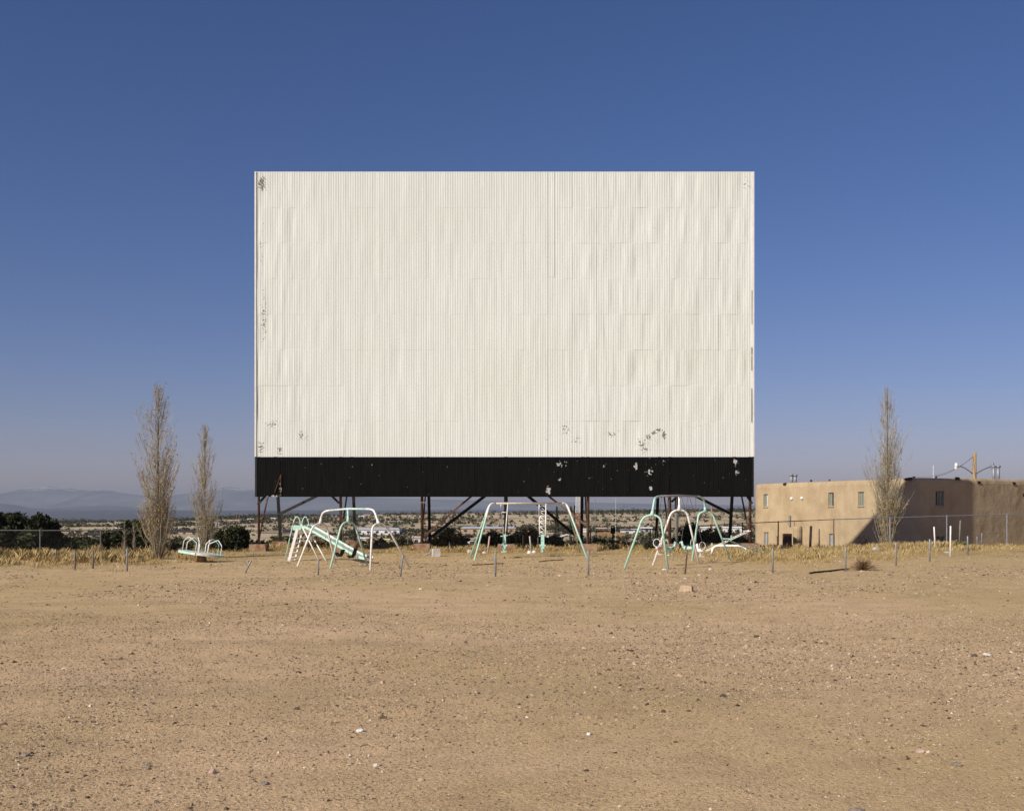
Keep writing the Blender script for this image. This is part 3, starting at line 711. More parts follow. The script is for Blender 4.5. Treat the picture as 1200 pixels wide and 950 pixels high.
# ------------------------------------------------------------------ small posts
def post(px, ytop, ybase, label, mat=None, w=.05, lean_to=None, name='steel_post', cat='post', group='short posts around the lot'):
    d = F*EYE/(ybase-HY); b = on(px, d); zt = EYE-(ytop-HY)/F*d; dy = b.z
    tx = ((lean_to if lean_to is not None else px)-CX)/F*d
    mb = MB(); mb.tube([(b.x, b.y, b.z-.05), (tx, d, zt-.01), (tx, d, zt)], [w/2, w/2, w*.42], 8)
    return solo(name, mb, mat or M['galv'], b, label, 'post' if cat == 'post' else cat, group, True)
PO = [(65.5,644,657,'thin grey steel post touching the right side of a wider pale post',None,.06,None),
 (72,644.6,654,'thin grey post in the dry grass, third from the left beside the dark hedge',None,.07,None),
 (62.5,643,655,'wide pale grey post at far left between juniper and hedge',None,.11,None),
 (87.8,644.6,667,'short pinkish-footed grey post at the front edge of the left grass',M['greywood'],.07,None),
 (108.8,646,666,'stubby brownish post at the grass edge, second post left of the big poplar',M['greywood'],.08,None),
 (149,643,669.5,'grey steel post at the grass edge just left of the big poplar',None,.06,None),
 (286.3,656,671,'grey steel post leaning far over to the right below the left screen leg',None,.055,294.3),
 (373,656,672.5,'short grey steel post in front of the slide support legs',None,.055,None),
 (469,650,674.6,'grey steel post in front of the right leg of the left swing frame',None,.055,472.3),
 (580.6,647,675.5,'grey steel post alone in front of the middle swing frame, left half',None,.06,None),
 (689.5,645,673,'grey steel post at the right foot of the middle swing frame',None,.06,None),
 (802.7,644.5,672.5,'brownish steel post leaning slightly in front of the white arch',M['rustpole'],.055,805.3),
 (905.5,642,671,'grey steel post in front of the tan building, nearest the screen',None,.06,None),
 (991,641,668.7,'grey steel post at the left end of the dark fallen pipe with weeds',None,.06,None),
 (1050,635.5,662.7,'grey steel post just right of the bare poplar by the building',None,.065,None),
 (1089.5,631.5,657.7,'grey steel post left of the two white stakes',None,.07,None),
 (1134,628,649.5,'grey steel post in grass just right of the green clump',None,.08,None),
 (1145,628.6,641.5,'thin grey post, middle one right of the green clump',None,.06,None),
 (1150.5,624.5,641.5,'thin tall grey post, right one of the pair by the lit wall',None,.06,None)]
for q in PO: post(*q)
post(1096,617,642.5,'yellowish white wooden stake, left of the two by the shaded wall',M['white'],.085,1094.6,'wooden_stake','stake','white stakes by the fence')
post(1113.6,616,651.8,'tall white wooden stake, right of the two, with pale litter at its foot',M['white'],.075,1114,'wooden_stake','stake','white stakes by the fence')
post(1124.0,609.5,641,'weathered grey round-headed pole leaning against the shaded wall edge',M['greywood'],.09,1125.4,'wooden_pole','pole',None)
post(571.2,628,648.5,'pinkish leaning stake in grass left of the left glider swing',M['pinkstake'],.08,573.8,'wooden_stake','stake','stakes under the screen')
post(622.5,628,646.5,'pale blue-grey stake between the two glider swings',M['bluewhite'],.08,620.8,'wooden_stake','stake','stakes under the screen')
post(613,627,645,'thin dark post left of the pale blue stake under the screen',M['darkwood'],.06,613,'wooden_stake','stake','stakes under the screen')
post(630.5,627,643,'thin greenish stake just left of the right glider swing',M['greywood'],.05,630.5,'wooden_stake','stake','stakes under the screen')
post(733.8,633,643.5,'burnt-looking dark stump post right of the black box on a pole',M['darkwood'],.09,735,'wooden_stump','stump',None)
post(949.2,616,643,'crooked dark post against the sunlit building wall',M['darkwood'],.14,950.4,'crooked_post','post',None)
post(960,619.5,643.5,'thin brown stake against the sunlit wall, right of the crooked dark post',M['rustpole'],.07,960,'wooden_stake','stake','stakes by the sunlit wall')
post(911,628,643,'short brown stake against the sunlit wall, left of the brown box',M['rustpole'],.07,911,'wooden_stake','stake','stakes by the sunlit wall')
post(526.8,634,643,'short pale stake against the dark bush under the screen',M['galv'],.05,526.8,'wooden_stake','stake','stakes under the screen')
# box on a pole
d = 66; b = on(718.3, d); root = thing('speaker_box_post', 'black box on a thin dark pole in front of the orange bank', 'box on post', b)
mb = MB(); mb.tube([b, P(718.3,625,d)], .05, 8); part('pole', mb, M['darkwood'], root)
mb = MB(); q = P(718.3,621.5,d); mb.box(q, (.26,.2,.36)); part('box', mb, M['darkwood'], root)
# concrete cube, stones, fallen pipes, ground tubes and a shadow bar
d = F*EYE/(652-600); b = on(511, d); mb = MB(); mb.box((b.x, b.y, b.z+.16), (.34,.3,.38), rz=.25); solo('concrete_block', mb, M['concrete'], b, 'pale concrete block in the grass near the third screen leg', 'block')
d = 50.5; b = on(504, d); mb = MB(); mb.tube([b+Vector((-.25,0,.03)), b+Vector((.0,0,.12)), b+Vector((.25,.1,.14))], .04, 7); solo('bent_pipe_stub', mb, M['galv'], b, 'bent grey pipe stub lying beside the pale concrete block', 'pipe')
def lump(px, py, w, h, label, mat, name='stone'):
    d = F*EYE/(py-HY); b = on(px, d); mb = MB(); mb.ball((b.x, b.y, b.z+h*.35), 1, 1, (w/2, w/2.4, h/2), .12); solo(name, mb, mat, b, label, 'stone', 'pale stones near the grass edge')
lump(1026,646,.36,.26,'pale greenish white stone at the foot of the bare poplar by the building',M['bluewhite'])
lump(1110,648,.36,.10,'flat pale bluish litter lump at the foot of the tall white stake',M['bluewhite'])
lump(550.5,647.5,.25,.24,'pale stone beside the left mint legs of the middle frame',M['concrete'])
lump(567.5,648.5,.22,.16,'whitish stone at the foot of the pinkish leaning stake',R_pale)
lump(620.5,648,.22,.18,'white stone below the pale blue stake, left of a pair',R_white)
lump(626,647.5,.2,.16,'white stone right of a pair between the glider swings',R_white)
lump(779,668,.22,.09,'flat pale stone at the foot of the left mint arch',R_pale)
lump(832.5,668,.14,.1,'small round pale stone right of the leaning brown post',R_pale)
def pipe(a, da, b, db, r, label, mat):
    pa = on(a, da, r*.8); pb = on(b, db, r*.8); mb = MB(); n_ = 8
    pts = [on(a+(b-a)*k/n_, da+(db-da)*k/n_, r*.7) for k in range(n_+1)]
    mb.tube(pts, r, 7); solo('pipe_or_shadow_bar', mb, mat, pts[n_//2], label, 'pipe')
pipe(949, 36.1, 990, 38.6, .035, 'dark pipe lying on bare ground left of the tumbleweed', M['darkwood'])
pipe(990.5, 38.7, 1003, 40.6, .03, 'short dark pipe end running into the tumbleweed', M['darkwood'])
pipe(553, 42.2, 590, 43.4, .022, 'thin rust-brown tube low on the ground in front of the middle swing frame, left piece', M['rust'])  # rust-brown tube laid along the ground, in two pieces
pipe(632, 45.0, 660, 47.2, .022, 'thin rust-brown tube low on the ground in front of the middle swing frame, right piece', M['rust'])
pipe(434, 43.4, 444, 43.4, .03, 'short brown bar modelling the shadow on the ground at the foot of the slide', M['rust'])  # brown bar put in for a shadow on the ground

# ------------------------------------------------------------------ fences
def fence(label, pts, mats, name='chain_link_fence', gates=(), postpx=None, mesh=True):
    """pts: (px, y_rail, d)"""
    P0 = [P(*p) for p in pts]
    root = thing(name, label, 'fence', (P0[0].x, P0[0].y, hz(P0[0].x, P0[0].y)), 'chain-link fences behind the playground')
    for i in range(len(P0)-1):
        a, b = P0[i], P0[i+1]; L = (b-a).length
        mb = MB(); mb.tube([a, b], .024, 7); part('top_rail', mb, mats[min(i, len(mats)-1)], root)
        if mesh:
            mb = MB(); h = .1; n_ = int(L/h)
            H = a.z-hz(a.x, a.y)
            for k in range(-int(H/h), n_):
                for sgn in (1, -1):
                    s0 = k*h; s1 = s0+H
                    t0 = max(s0, 0); t1 = min(s1, L)
                    if t1 <= t0: continue
                    def pt(s, f_):
                        q = a.lerp(b, s/L); g_ = hz(q.x, q.y); return Vector((q.x, q.y, g_+(q.z-g_)*f_))
                    f0 = (t0-s0)/H; f1 = (t1-s0)/H
                    if sgn < 0: f0, f1 = 1-f0, 1-f1
                    p, q = pt(t0, f0), pt(t1, f1); o_ = Vector((0, .0025*sgn, .0))
                    mb.add([p+o_+Vector((0,0,-.0011)), p+o_+Vector((0,0,.0011)), q+o_+Vector((0,0,.0011)), q+o_+Vector((0,0,-.0011))], [(0,1,2,3)])
            w_o = part('wire_mesh', mb, M['wire'], root)
    for i, px in enumerate(postpx):
        for j in range(len(pts)-1):
            if pts[j][0] <= px <= pts[j+1][0]:
                # intersection of the pixel ray with the rail line
                a, b = P0[j], P0[j+1]; k = (px-CX)/F; t = (k*a.y-a.x)/((b.x-a.x)-k*(b.y-a.y)); q = a.lerp(b, t)
                mb = MB(); mb.tube([(q.x, q.y, hz(q.x, q.y)-.1), (q.x, q.y, q.z+.03), (q.x, q.y, q.z+.05)], [.035, .035, .015], 8); part('fence_post', mb, mats[min(j, len(mats)-1)], root); break
    return root
gs = M['galv']
fence('grey chain-link fence running in front of the dark hedge at far left', [(-60,621,50),(47,621.3,50.5),(118,621.3,51),(290,624.5,62)], [M['chain']], postpx=[-24,47,118,190,243,288])
fence('low chain-link fence across the back under the white screen', [(300,624,64),(420,627,65),(560,628,66),(655,627,66)], [M['chain']], postpx=[304,350,420,478,560,612,655])
fence('tall chain-link fence rising past the right screen legs to the tan building', [(690,622.5,67),(770,619.5,65),(870,613,62),(977,608.5,61),(1110,604.3,64),(1290,600,69)], [M['rust'], M['rust'], M['rustpole'], gs, gs], postpx=[692,762,833,870,912,977,1043,1109.5,1180,1250])  # brown rails carry the screen's shadow in their colour; galvanised run is sunlit

# ------------------------------------------------------------------ building
def stucco():
    m, nt, b = new_mat('tan_stucco'); v = objvec(nt)
    c = ramp(nt, noise(nt, .7, 6, v, .6), [(.3, (.39, .288, .175)), (.55, (.475, .36, .22)), (.75, (.525, .40, .25))])
    st = ramp(nt, noise(nt, 1., 5, objvec(nt, (2.2, 2.2, .25)), .6), [(.3, (.86, .84, .80)), (.55, (1, 1, 1))])
    nt.links.new(mixc(nt, .8, c, st, 'MULTIPLY'), b.inputs['Base Color']); b.inputs['Roughness'].default_value = 1; b.inputs['Specular IOR Level'].default_value = .1
    bump(nt, b, math_(nt, 'ADD', noise(nt, 1.1, 4, v), math_(nt, 'MULTIPLY', noise(nt, 14, 5, v), .12)), .7, .12)
    return m
stc = stucco()
K = [(19.85, 90.6), (27.2, 74.75), (31.6, 75.6), (39.2, 80.6), (44, 84), (44, 104), (23.6, 104)]
ZR = 4.32; ZG = -2.4
def rounded_outline(K, r):
    out = []; n_ = len(K)
    for i in range(n_):
        a = Vector(K[i-1]).to_3d(); b = Vector(K[i]).to_3d(); c_ = Vector(K[(i+1) % n_]).to_3d()
        ra = min(r, (b-a).length*.4); rc = min(r, (c_-b).length*.4)
        p0 = b+(a-b).normalized()*ra; p1 = b+(c_-b).normalized()*rc
        for k in range(6):
            t = k/5; out.append(p0*(1-t)**2+b*2*t*(1-t)+p1*t*t)
    return out
OUT = rounded_outline(K, .55)
bld = thing('adobe_building', 'long tan stucco two-storey building with flat rounded roofline beyond the fence', 'building', (30, 76, -1.3))
# cumulative outline + window cuts
WINZ = {'u': (2.43, 3.46), 'l': (-.66, .40)}
wins = [(897.3, 5.2, 'u'), (973.8, 6.4, 'u'), (1009, 6.6, 'u'), (1101.3, 10, 'u'), (897.8, 5.5, 'l'), (974.8, 6.6, 'l'), (1102, 9.5, 'l')]
segs = []
cutpts = []   # (x,y) list with forced window edges
def ray_hit(px):
    k = (px-CX)/F; best = None
    for i in range(len(OUT)):
        a = OUT[i]; b = OUT[(i+1) % len(OUT)]; den = (b.x-a.x)-k*(b.y-a.y)
        if abs(den) < 1e-9: continue
        t = (k*a.y-a.x)/den
        if 0 <= t < 1:
            q = a.lerp(b, t)
            if q.y > 0 and (best is None or q.y < best[2].y): best = (i, t, q)
    return best
wspec = []
ins = []
for px, w, kd in wins:
    h0 = ray_hit(px-w/2); h1 = ray_hit(px+w/2); ins += [h0, h1]; wspec.append([h0, h1, kd])
key = {}
ring = []
for i, p in enumerate(OUT):
    ring.append(('c', p))
    for h in sorted([h for h in ins if h[0] == i], key=lambda h: h[1]):
        ring.append((id(h), h[2])); 
idx = {k: i for i, (k, p) in enumerate(ring) if k != 'c'}
RP = [p for k, p in ring]; nR = len(RP)
lv = [ZG, -.66, .40, 2.43, 3.46, ZR-.34]
prof = [(z, 0.) for z in lv]+[(ZR-.16, .04), (ZR-.05, .12), (ZR, .28), (ZR-.02, .42)]
cen = Vector((32, 90, 0))
def inward(i):
    a = RP[i-1]; b = RP[(i+1) % nR]; d_ = (b-a).normalized(); n_ = Vector((-d_.y, d_.x, 0)); return n_ if n_.dot(cen-RP[i]) > 0 else -n_
INW = [inward(i) for i in range(nR)]
wob = [random.uniform(-.025, .025) for _ in range(nR)]
mb = MB(); v = []
for (z, ins_) in prof:
    for i, p in enumerate(RP): q = p+INW[i]*ins_; v.append((q.x, q.y, z))
# split long edges is unnecessary; window cells are left open
skip = set()
for (h0, h1, kd) in wspec:
    i0, i1 = idx[id(h0)], idx[id(h1)]; lo, hi = sorted((i0, i1)); row = 1 if kd == 'l' else 3
    for q in range(lo, hi): skip.add((row, q))
f = []
for r in range(len(prof)-1):
    for i in range(nR):
        if (r, i) in skip: continue
        j = (i+1) % nR; f.append((r*nR+i, r*nR+j, (r+1)*nR+j, (r+1)*nR+i))
mb.add(v, f); wall = part('wall', mb, stc, bld, False)
me = wall.data
mb = MB(); top = [(RP[i]+INW[i]*.40) for i in range(nR)]; mb.add([(p.x, p.y, ZR-.03) for p in top], [tuple(range(nR))]); part('roof', mb, simple('roof_gravel', (.4,.33,.25)), bld)
frm = simple('pale_window_frame', (.38,.36,.31), (.30,.28,.24), 8, .5)
def glassm(n_, c, r=.08):
    m, nt, b = new_mat(n_); b.inputs['Base Color'].default_value = (*c, 1); b.inputs['Roughness'].default_value = r; b.inputs['Specular IOR Level'].default_value = .8; return m
gd = glassm('dark_window_glass', (.03, .035, .03)); gb = simple('pale_window_blind', (.66,.68,.66), (.58,.6,.58), 3, .6); gg = simple('green_curtain', (.25,.27,.20), (.18,.2,.15), 3, .7); gb2 = simple('grey_blind', (.36,.39,.40), (.28,.3,.32), 3, .6); gbl = glassm('blue_window_glass', (.05,.08,.14))
pan = [(gg, gb), (gg, gd), (gg, gg), (gd, gg), (gb2, gg), (gb2, gd), (gd, gbl)]
for wi, (h0, h1, kd) in enumerate(wspec):
    a, b = h0[2], h1[2]; z0, z1 = WINZ[kd]; d_ = (b-a).normalized(); n_ = Vector((-d_.y, d_.x, 0)); n_ = n_ if n_.dot(cen-a) > 0 else -n_
    dep = .16
    mb = MB(); ai, bi = a+n_*dep, b+n_*dep
    def q3(p, z): return (p.x, p.y, z)
    mb.add([q3(a,z0),q3(b,z0),q3(b,z1),q3(a,z1),q3(ai,z0),q3(bi,z0),q3(bi,z1),q3(ai,z1)], [(0,1,5,4),(1,2,6,5),(2,3,7,6),(3,0,4,7)])
    part('window_reveal', mb, stc, bld)
    off = n_*(dep-.05); fa = Vector((a.x, a.y, 0))+off; fb = Vector((b.x, b.y, 0))+off; t_ = .05
    mb = MB(); Z = Vector((0,0,1))
    for p, q in ((fa+Z*z0+Z*t_/2, fb+Z*z0+Z*t_/2), (fa+Z*z1-Z*t_/2, fb+Z*z1-Z*t_/2)): mb.beam(p, q, t_, t_)
    for k in ((.0, .5, 1.) if wi != 3 else (0., .34, .67, 1.)):
        p = fa.lerp(fb, k); p = p + d_*(.025 if k == 0 else (-.025 if k == 1 else 0)); mb.beam(p+Z*(z0+t_), p+Z*(z1-t_), t_, t_*.9, up=d_)
    wo = part('window', mb, frm, bld)
    go = n_*(dep-.012); 
    for s_, (k0, k1) in enumerate(((0, .5), (.5, 1.))):
        p = Vector((a.x, a.y, 0)).lerp(Vector((b.x, b.y, 0)), k0)+go; q = Vector((a.x, a.y, 0)).lerp(Vector((b.x, b.y, 0)), k1)+go
        mb = MB(); c_ = (p+q)/2; L = (q-p).length; mb.beam(p+Z*(z0+z1)/2, q+Z*(z0+z1)/2, .012, z1-z0-.01); part('pane', mb, pan[wi][s_], wo)
    mb = MB(); sa = Vector((a.x, a.y, z0-.03))-n_*.03-d_*.04; sb = Vector((b.x, b.y, z0-.03))-n_*.03+d_*.04; mb.beam(sa, sb, .10, .05); part('sill', mb, stc, wo)
for px, py in ((919.5,567.5),(1066.5,561.5),(1122,561),(1147,565.5),(1188,566.5),(1199.5,580)):
    h = ray_hit(px)
    if not h: continue
    q = h[2]; z = EYE-(py-HY)/F*q.y; mb = MB(); a = RP[0]; 
    d_ = (OUT[(h[0]+1) % len(OUT)]-OUT[h[0]]).normalized(); n_ = Vector((d_.y, -d_.x, 0)); n_ = n_ if n_.y < 0 else -n_
    p0 = Vector((q.x, q.y, z+.06))-n_*.1; p1 = Vector((q.x, q.y, z-.02))+n_*.5
    if py > 563.5 or px == 1122: p1 = Vector((q.x, q.y, z))+n_*.06
    mb.beam(p0, p1, .26, .16); part('roof_spout', mb, M['darkwood'], bld)
for px, py in ((928,584),(940,583.5)):
    h = ray_hit(px); q = h[2]; z = EYE-(py-HY)/F*q.y; mb = MB(); mb.ball((q.x-.03, q.y-.03, z), .13); part('wall_vent', mb, w_, bld, True)
h = ray_hit(926); q = h[2]; mb = MB(); mb.tube([(q.x-.07, q.y-.07, EYE-(616-HY)/F*q.y), (q.x-.07, q.y-.07, EYE-(604-HY)/F*q.y)], .09, 8); part('wall_pipe', mb, M['galv'], bld)
def flue(px, y0, y1, d, r, mat, cap):
    mb = MB(); a = P(px, y0, d); a.z = ZR-.1; b = P(px, y1, d); mb.tube([a, b], r, 10)
    if cap: mb.tube([b-Vector((0,0,.10)), b+Vector((0,0,.02)), b+Vector((0,0,.08))], [r*1.5, r*1.5, r*.3], 10)
    part('flue', mb, mat, bld, True)
for a in ((927.5,564,556,92,.13,M['galv'],1),(932,564,556.5,92,.13,M['galv'],1),(950.6,565,562,90,.09,M['darkwood'],0),(972,563,561.5,88,.07,M['darkwood'],0),
          (1037.5,561,556,84,.13,M['galv'],1),(1043,561,556,84,.13,M['galv'],1),(1071,560,558,77,.10,M['darkwood'],0),(1097,560,557.5,80,.07,M['darkwood'],0),(1164.5,562,546,86,.13,M['galv'],1),(1169.8,562,546,86,.13,M['galv'],1)): flue(*a)
mb = MB(); mb.tube([P(1093.7,561,86), P(1093.7,545,86)], .02, 5); part('antenna', mb, w_, bld)
# tan rounded pillar and brown box
d = 80.5; a = P(934.8,616,d); mb = MB(); w = 11/F*d
mb.tube([(a.x, d, -2), (a.x, d, a.z-.22), (a.x, d, a.z-.07), (a.x, d, a.z)], [w/2, w/2, w/2*.93, w/2*.7], 16); mb.tube([(a.x-.28, d, a.z), (a.x-.28, d, a.z+.35)], .07, 8)
solo('stucco_pillar', mb, simple('tan_pillar_stucco', (.50,.37,.21), (.40,.29,.16), 2, 1.), (a.x, d, -1.5), 'rounded tan stucco pillar with a dark pipe on top by the building wall', 'pillar')
d = 80; a = P(922.5,625,d); mb = MB(); mb.box((a.x, d, a.z-.9), (.56, .5, 1.8)); solo('utility_box', mb, M['rust'], (a.x, d, -1.4), 'dark brown metal box beside the tan stucco pillar', 'box')
# lamp pole behind the building
d = 90; b = P(1142, 600, d); root = thing('street_lamp', 'wooden lamp pole with two curved arms behind the tan building', 'street lamp', (b.x, d, -1.5))
mb = MB(); tp = P(1142,530.5,d); mb.tube([(b.x, d, -1.6), tp], [.2, .155], 10); part('pole', mb, M['wood'], root, True)
for sx, pts, hd in ((-1, [(1141.5,556),(1132,549),(1127,546.5),(1122.5,546.5)], (1120.6,548.5)), (1, [(1142.5,556),(1150,551),(1157,548),(1160.5,547)], (1163,548))):
    mb = MB(); mb.tube(smooth_path([P(q[0], q[1], d-.3*0) for q in pts], .3, 4), .045, 7); ao = part('arm', mb, M['chain'], root, True)
    c_ = P(*hd, d); mb = MB(); mb.ball(c_, .15, 1, (1.0, 1.0, 1.15)); mb.tube([c_+Vector((0,0,.1)), c_+Vector((0,0,.42))], [.15, .10], 10); part('lamp_head', mb, w_ if sx < 0 else M['galv'], ao, True)
for k, (a, b, sag) in enumerate((((1141,534),(1098,558),.25), ((1141,535),(1072,558.5),.5))):
    p = P(*a, d); q = P(*b, 84); mb = MB(); mb.tube([p.lerp(q, t)-Vector((0,0,sag*4*t*(1-t))) for t in np.linspace(0,1,9)], .016 if k == 0 else .009, 5); part('wire', mb, M['chain'], root)

# ------------------------------------------------------------------ vegetation
def leafcloud(P3, size, flat=0., k=3):
    n_ = len(P3); a = rng.normal(size=(n_, 3)); a /= np.linalg.norm(a, axis=1, keepdims=True)
    b = rng.normal(size=(n_, 3)); b -= (b*a).sum(1, keepdims=True)*a; b /= np.linalg.norm(b, axis=1, keepdims=True)
    s = size*rng.uniform(.6, 1.4, (n_, 1))
    V = np.stack([P3-a*s-b*s*.45, P3+a*s-b*s*.45*.3, P3+a*s*.6+b*s*.6, P3-a*s*.7+b*s*.4], 1).reshape(-1, 3)
    return V, np.arange(n_*4).reshape(-1, 4)
def bush(name, label, px0, px1, ytop, d, mat, nleaf=3500, leaf=.055, depth=None, cat='bush', group=None, zbase=None, lobes=9, seed=1):
    r = np.random.default_rng(seed+int(px0)+900); x0 = (px0-CX)/F*d; x1 = (px1-CX)/F*d; cx = (x0+x1)/2; w = x1-x0
    zb = hz(cx, d) if zbase is None else zbase; zt = EYE-(ytop-HY)/F*d; h = zt-zb
    root = thing(name, label, cat, (cx, d, zb), group)
    dp = depth or w*.7; pts = []
    for i in range(lobes):
        fx = (i+.5)/lobes*2-1; lx = cx+fx*w*.36+r.normal(0, w*.04)
        hh = h*(1-.45*fx*fx)*r.uniform(.92, 1.15); rr = np.array([w/lobes*1.5+.1, dp*.45, hh*.32])
        n_ = nleaf//lobes
        nsub = 14
        for s_ in range(nsub):
            q = r.normal(size=3); q /= np.linalg.norm(q); cz = zb+hh*r.uniform(.25, .72)
            c_ = np.array([lx, d, cz])+q*rr*r.uniform(.5, 1.05)
            c_[2] = max(c_[2], zb+.05)
            pts.append(c_+r.normal(size=(n_//nsub, 3))*np.array([.34, .34, .30])*min(rr[0], rr[2])*.75)
    pts = np.concatenate(pts); pts = pts[pts[:, 2] > zb-.05]; pts = pts[pts[:, 2] < zt+.08]
    V, T = leafcloud(pts, leaf); V = V-np.array([cx, d, zb])
    npmesh('foliage', V, T, mat, root)
    mb = MB(); random.seed(int(px0))
    for i in range(7):
        t = Vector((cx+random.uniform(-.35,.35)*w, d+random.uniform(-.3,.3)*dp, zb+h*random.uniform(.5,.8))); m_i = Vector((cx+(t.x-cx)*.4, d+(t.y-d)*.3, zb+h*.25))
        mb.tube([Vector((cx+(t.x-cx)*.2, d, zb-.05)), m_i, t], [.05, .035, .012], 6)
    part('stem', mb, M['bark'], root)
    return root
J, O_, Bb = M['juniper'], M['olive'], M['brownbush']
gb_ = 'bushes behind the playground'
bush('juniper_tree', 'large dark juniper filling the far left edge behind the fence', -44, 72, 602, 56, J, 42000, .11, 4, 'juniper', None, lobes=9)
bush('hedge_bush', 'low dark bush just right of the large juniper', 52, 112, 629, 56, J, 12000, .09, 2, 'bush', gb_)
bush('hedge_bush', 'dark green bush behind the second fence post from the left', 94, 156, 624.5, 55, J, 13000, .09, 2, 'bush', gb_)
bush('upright_juniper', 'narrow upright dark shrub right behind the big poplar', 146, 172, 610.5, 56, J, 9000, .085, 1.3, 'bush', gb_, lobes=3)
bush('hedge_bush', 'small dark bush seen over the left side of the merry-go-round', 196, 228, 629, 58, O_, 3500, .055, 1.5, 'bush', gb_)
bush('juniper_bush', 'rounded dark juniper bush between the small poplar and the left screen leg', 248, 297, 616.5, 60, J, 13000, .085, 2, 'bush', gb_)
bush('hedge_bush', 'small olive bush around the leftmost screen leg', 296, 312, 632, 61, O_, 2000, .05, 1, 'bush', gb_, lobes=3)
bush('hedge_bush', 'dark olive bush behind the slide ladder', 312, 350, 625, 65, O_, 4000, .055, 1.4, 'bush', gb_)
bush('hedge_bush', 'brownish bush behind the slide chute', 350, 410, 630, 64, Bb, 5000, .05, 1.6, 'bush', gb_)
bush('hedge_bush', 'dark brown-green bush behind the right arch of the left frame', 412, 462, 630, 64, Bb, 5000, .055, 1.6, 'bush', gb_)
bush('hedge_bush', 'low dark bush left of the third screen leg', 458, 490, 627, 66, O_, 3000, .055, 1.4, 'bush', gb_)
bush('hedge_bush', 'rounded dark green bush right of the third screen leg', 505, 547, 620, 62, O_, 7000, .055, 1.8, 'bush', gb_)
bush('hedge_bush', 'dark green bush between the mint legs and the central screen leg', 556, 608, 620, 63, O_, 7500, .055, 1.8, 'bush', gb_)
bush('hedge_bush', 'brown-green bush between the two glider swings', 604, 640, 618.5, 63, Bb, 5000, .055, 1.6, 'bush', gb_)
bush('hedge_bush', 'dark olive bush just right of the right glider swing', 636, 662, 626, 62, O_, 3500, .055, 1.3, 'bush', gb_)
bush('hedge_bush', 'dark weeds around the fifth screen leg', 666, 700, 634, 62, O_, 3000, .05, 1.3, 'bush', gb_)
bush('hedge_bush', 'small dark bush left of the black box on a pole', 694, 716, 629, 61, O_, 2800, .05, 1.2, 'bush', gb_, lobes=4)
bush('hedge_bush', 'small brown-green bush right of the black box on a pole', 719, 733, 632, 61, Bb, 2000, .05, 1, 'bush', gb_, lobes=3)
bush('hedge_bush', 'very dark low bush behind the left leg of the right frame', 756, 786, 635, 60, J, 3000, .05, 1.1, 'bush', gb_, lobes=4)
bush('hedge_bush', 'tall dark bush right of the white arch under the screen', 792, 828, 613.5, 64, J, 7000, .055, 1.8, 'bush', gb_, lobes=5)
bush('hedge_bush', 'dark bush behind the left end of the seesaw', 820, 852, 620, 63.5, O_, 5500, .055, 1.6, 'bush', gb_, lobes=5)
bush('hedge_bush', 'small olive bush behind the right end of the seesaw', 852, 880, 628, 63, O_, 3000, .05, 1.3, 'bush', gb_, lobes=4)
bush('weed_clump', 'yellow-green weed clump behind the tall white stake', 1112, 1133, 632, 62, island('green_weeds', [(0,(.12,.12,.04)),(1,(.30,.27,.10))]), 2500, .04, .8, 'weeds', None, lobes=4)
bush('shrub', 'dark leafless shrub in the shaded corner left of the bare poplar', 996, 1022, 628, 72, Bb, 1200, .04, 1, 'shrub', None, lobes=4)
bush('hedge_bush', 'dark weeds at the base of the brown box and tan pillar', 917, 945, 637, 66, Bb, 1400, .04, .8, 'bush', gb_, lobes=5)
# tumbleweed
def tumbleweed(px, py, wpx, hpx, label):
    d = F*EYE/(py-HY); b = on(px, d); w = wpx/F*d/2; h = hpx/F*d; mb = MB(); random.seed(int(px))
    for i in range(650):
        a = random.uniform(0, 6.28); e = random.uniform(.1, 1.3); l = random.uniform(.5, 1)
        dx, dy, dz = math.cos(a)*math.cos(e), math.sin(a)*math.cos(e), math.sin(e)
        p1 = Vector((b.x+dx*w*l*.5, b.y+dy*w*l*.5, b.z+dz*h*l*.65)); p2 = Vector((b.x+dx*w*l+random.gauss(0,.04), b.y+dy*w*l, b.z+dz*h*l*.85+random.gauss(0,.03)))
        mb.tube([b, p1, p2], [.007, .006, .003], 3, cap=False)
    solo('tumbleweed', mb, M['tumble'], b, label, 'tumbleweed')
tumbleweed(1012, 667, 44, 17, 'dry tangled tumbleweed on bare ground right of the dark pipe')
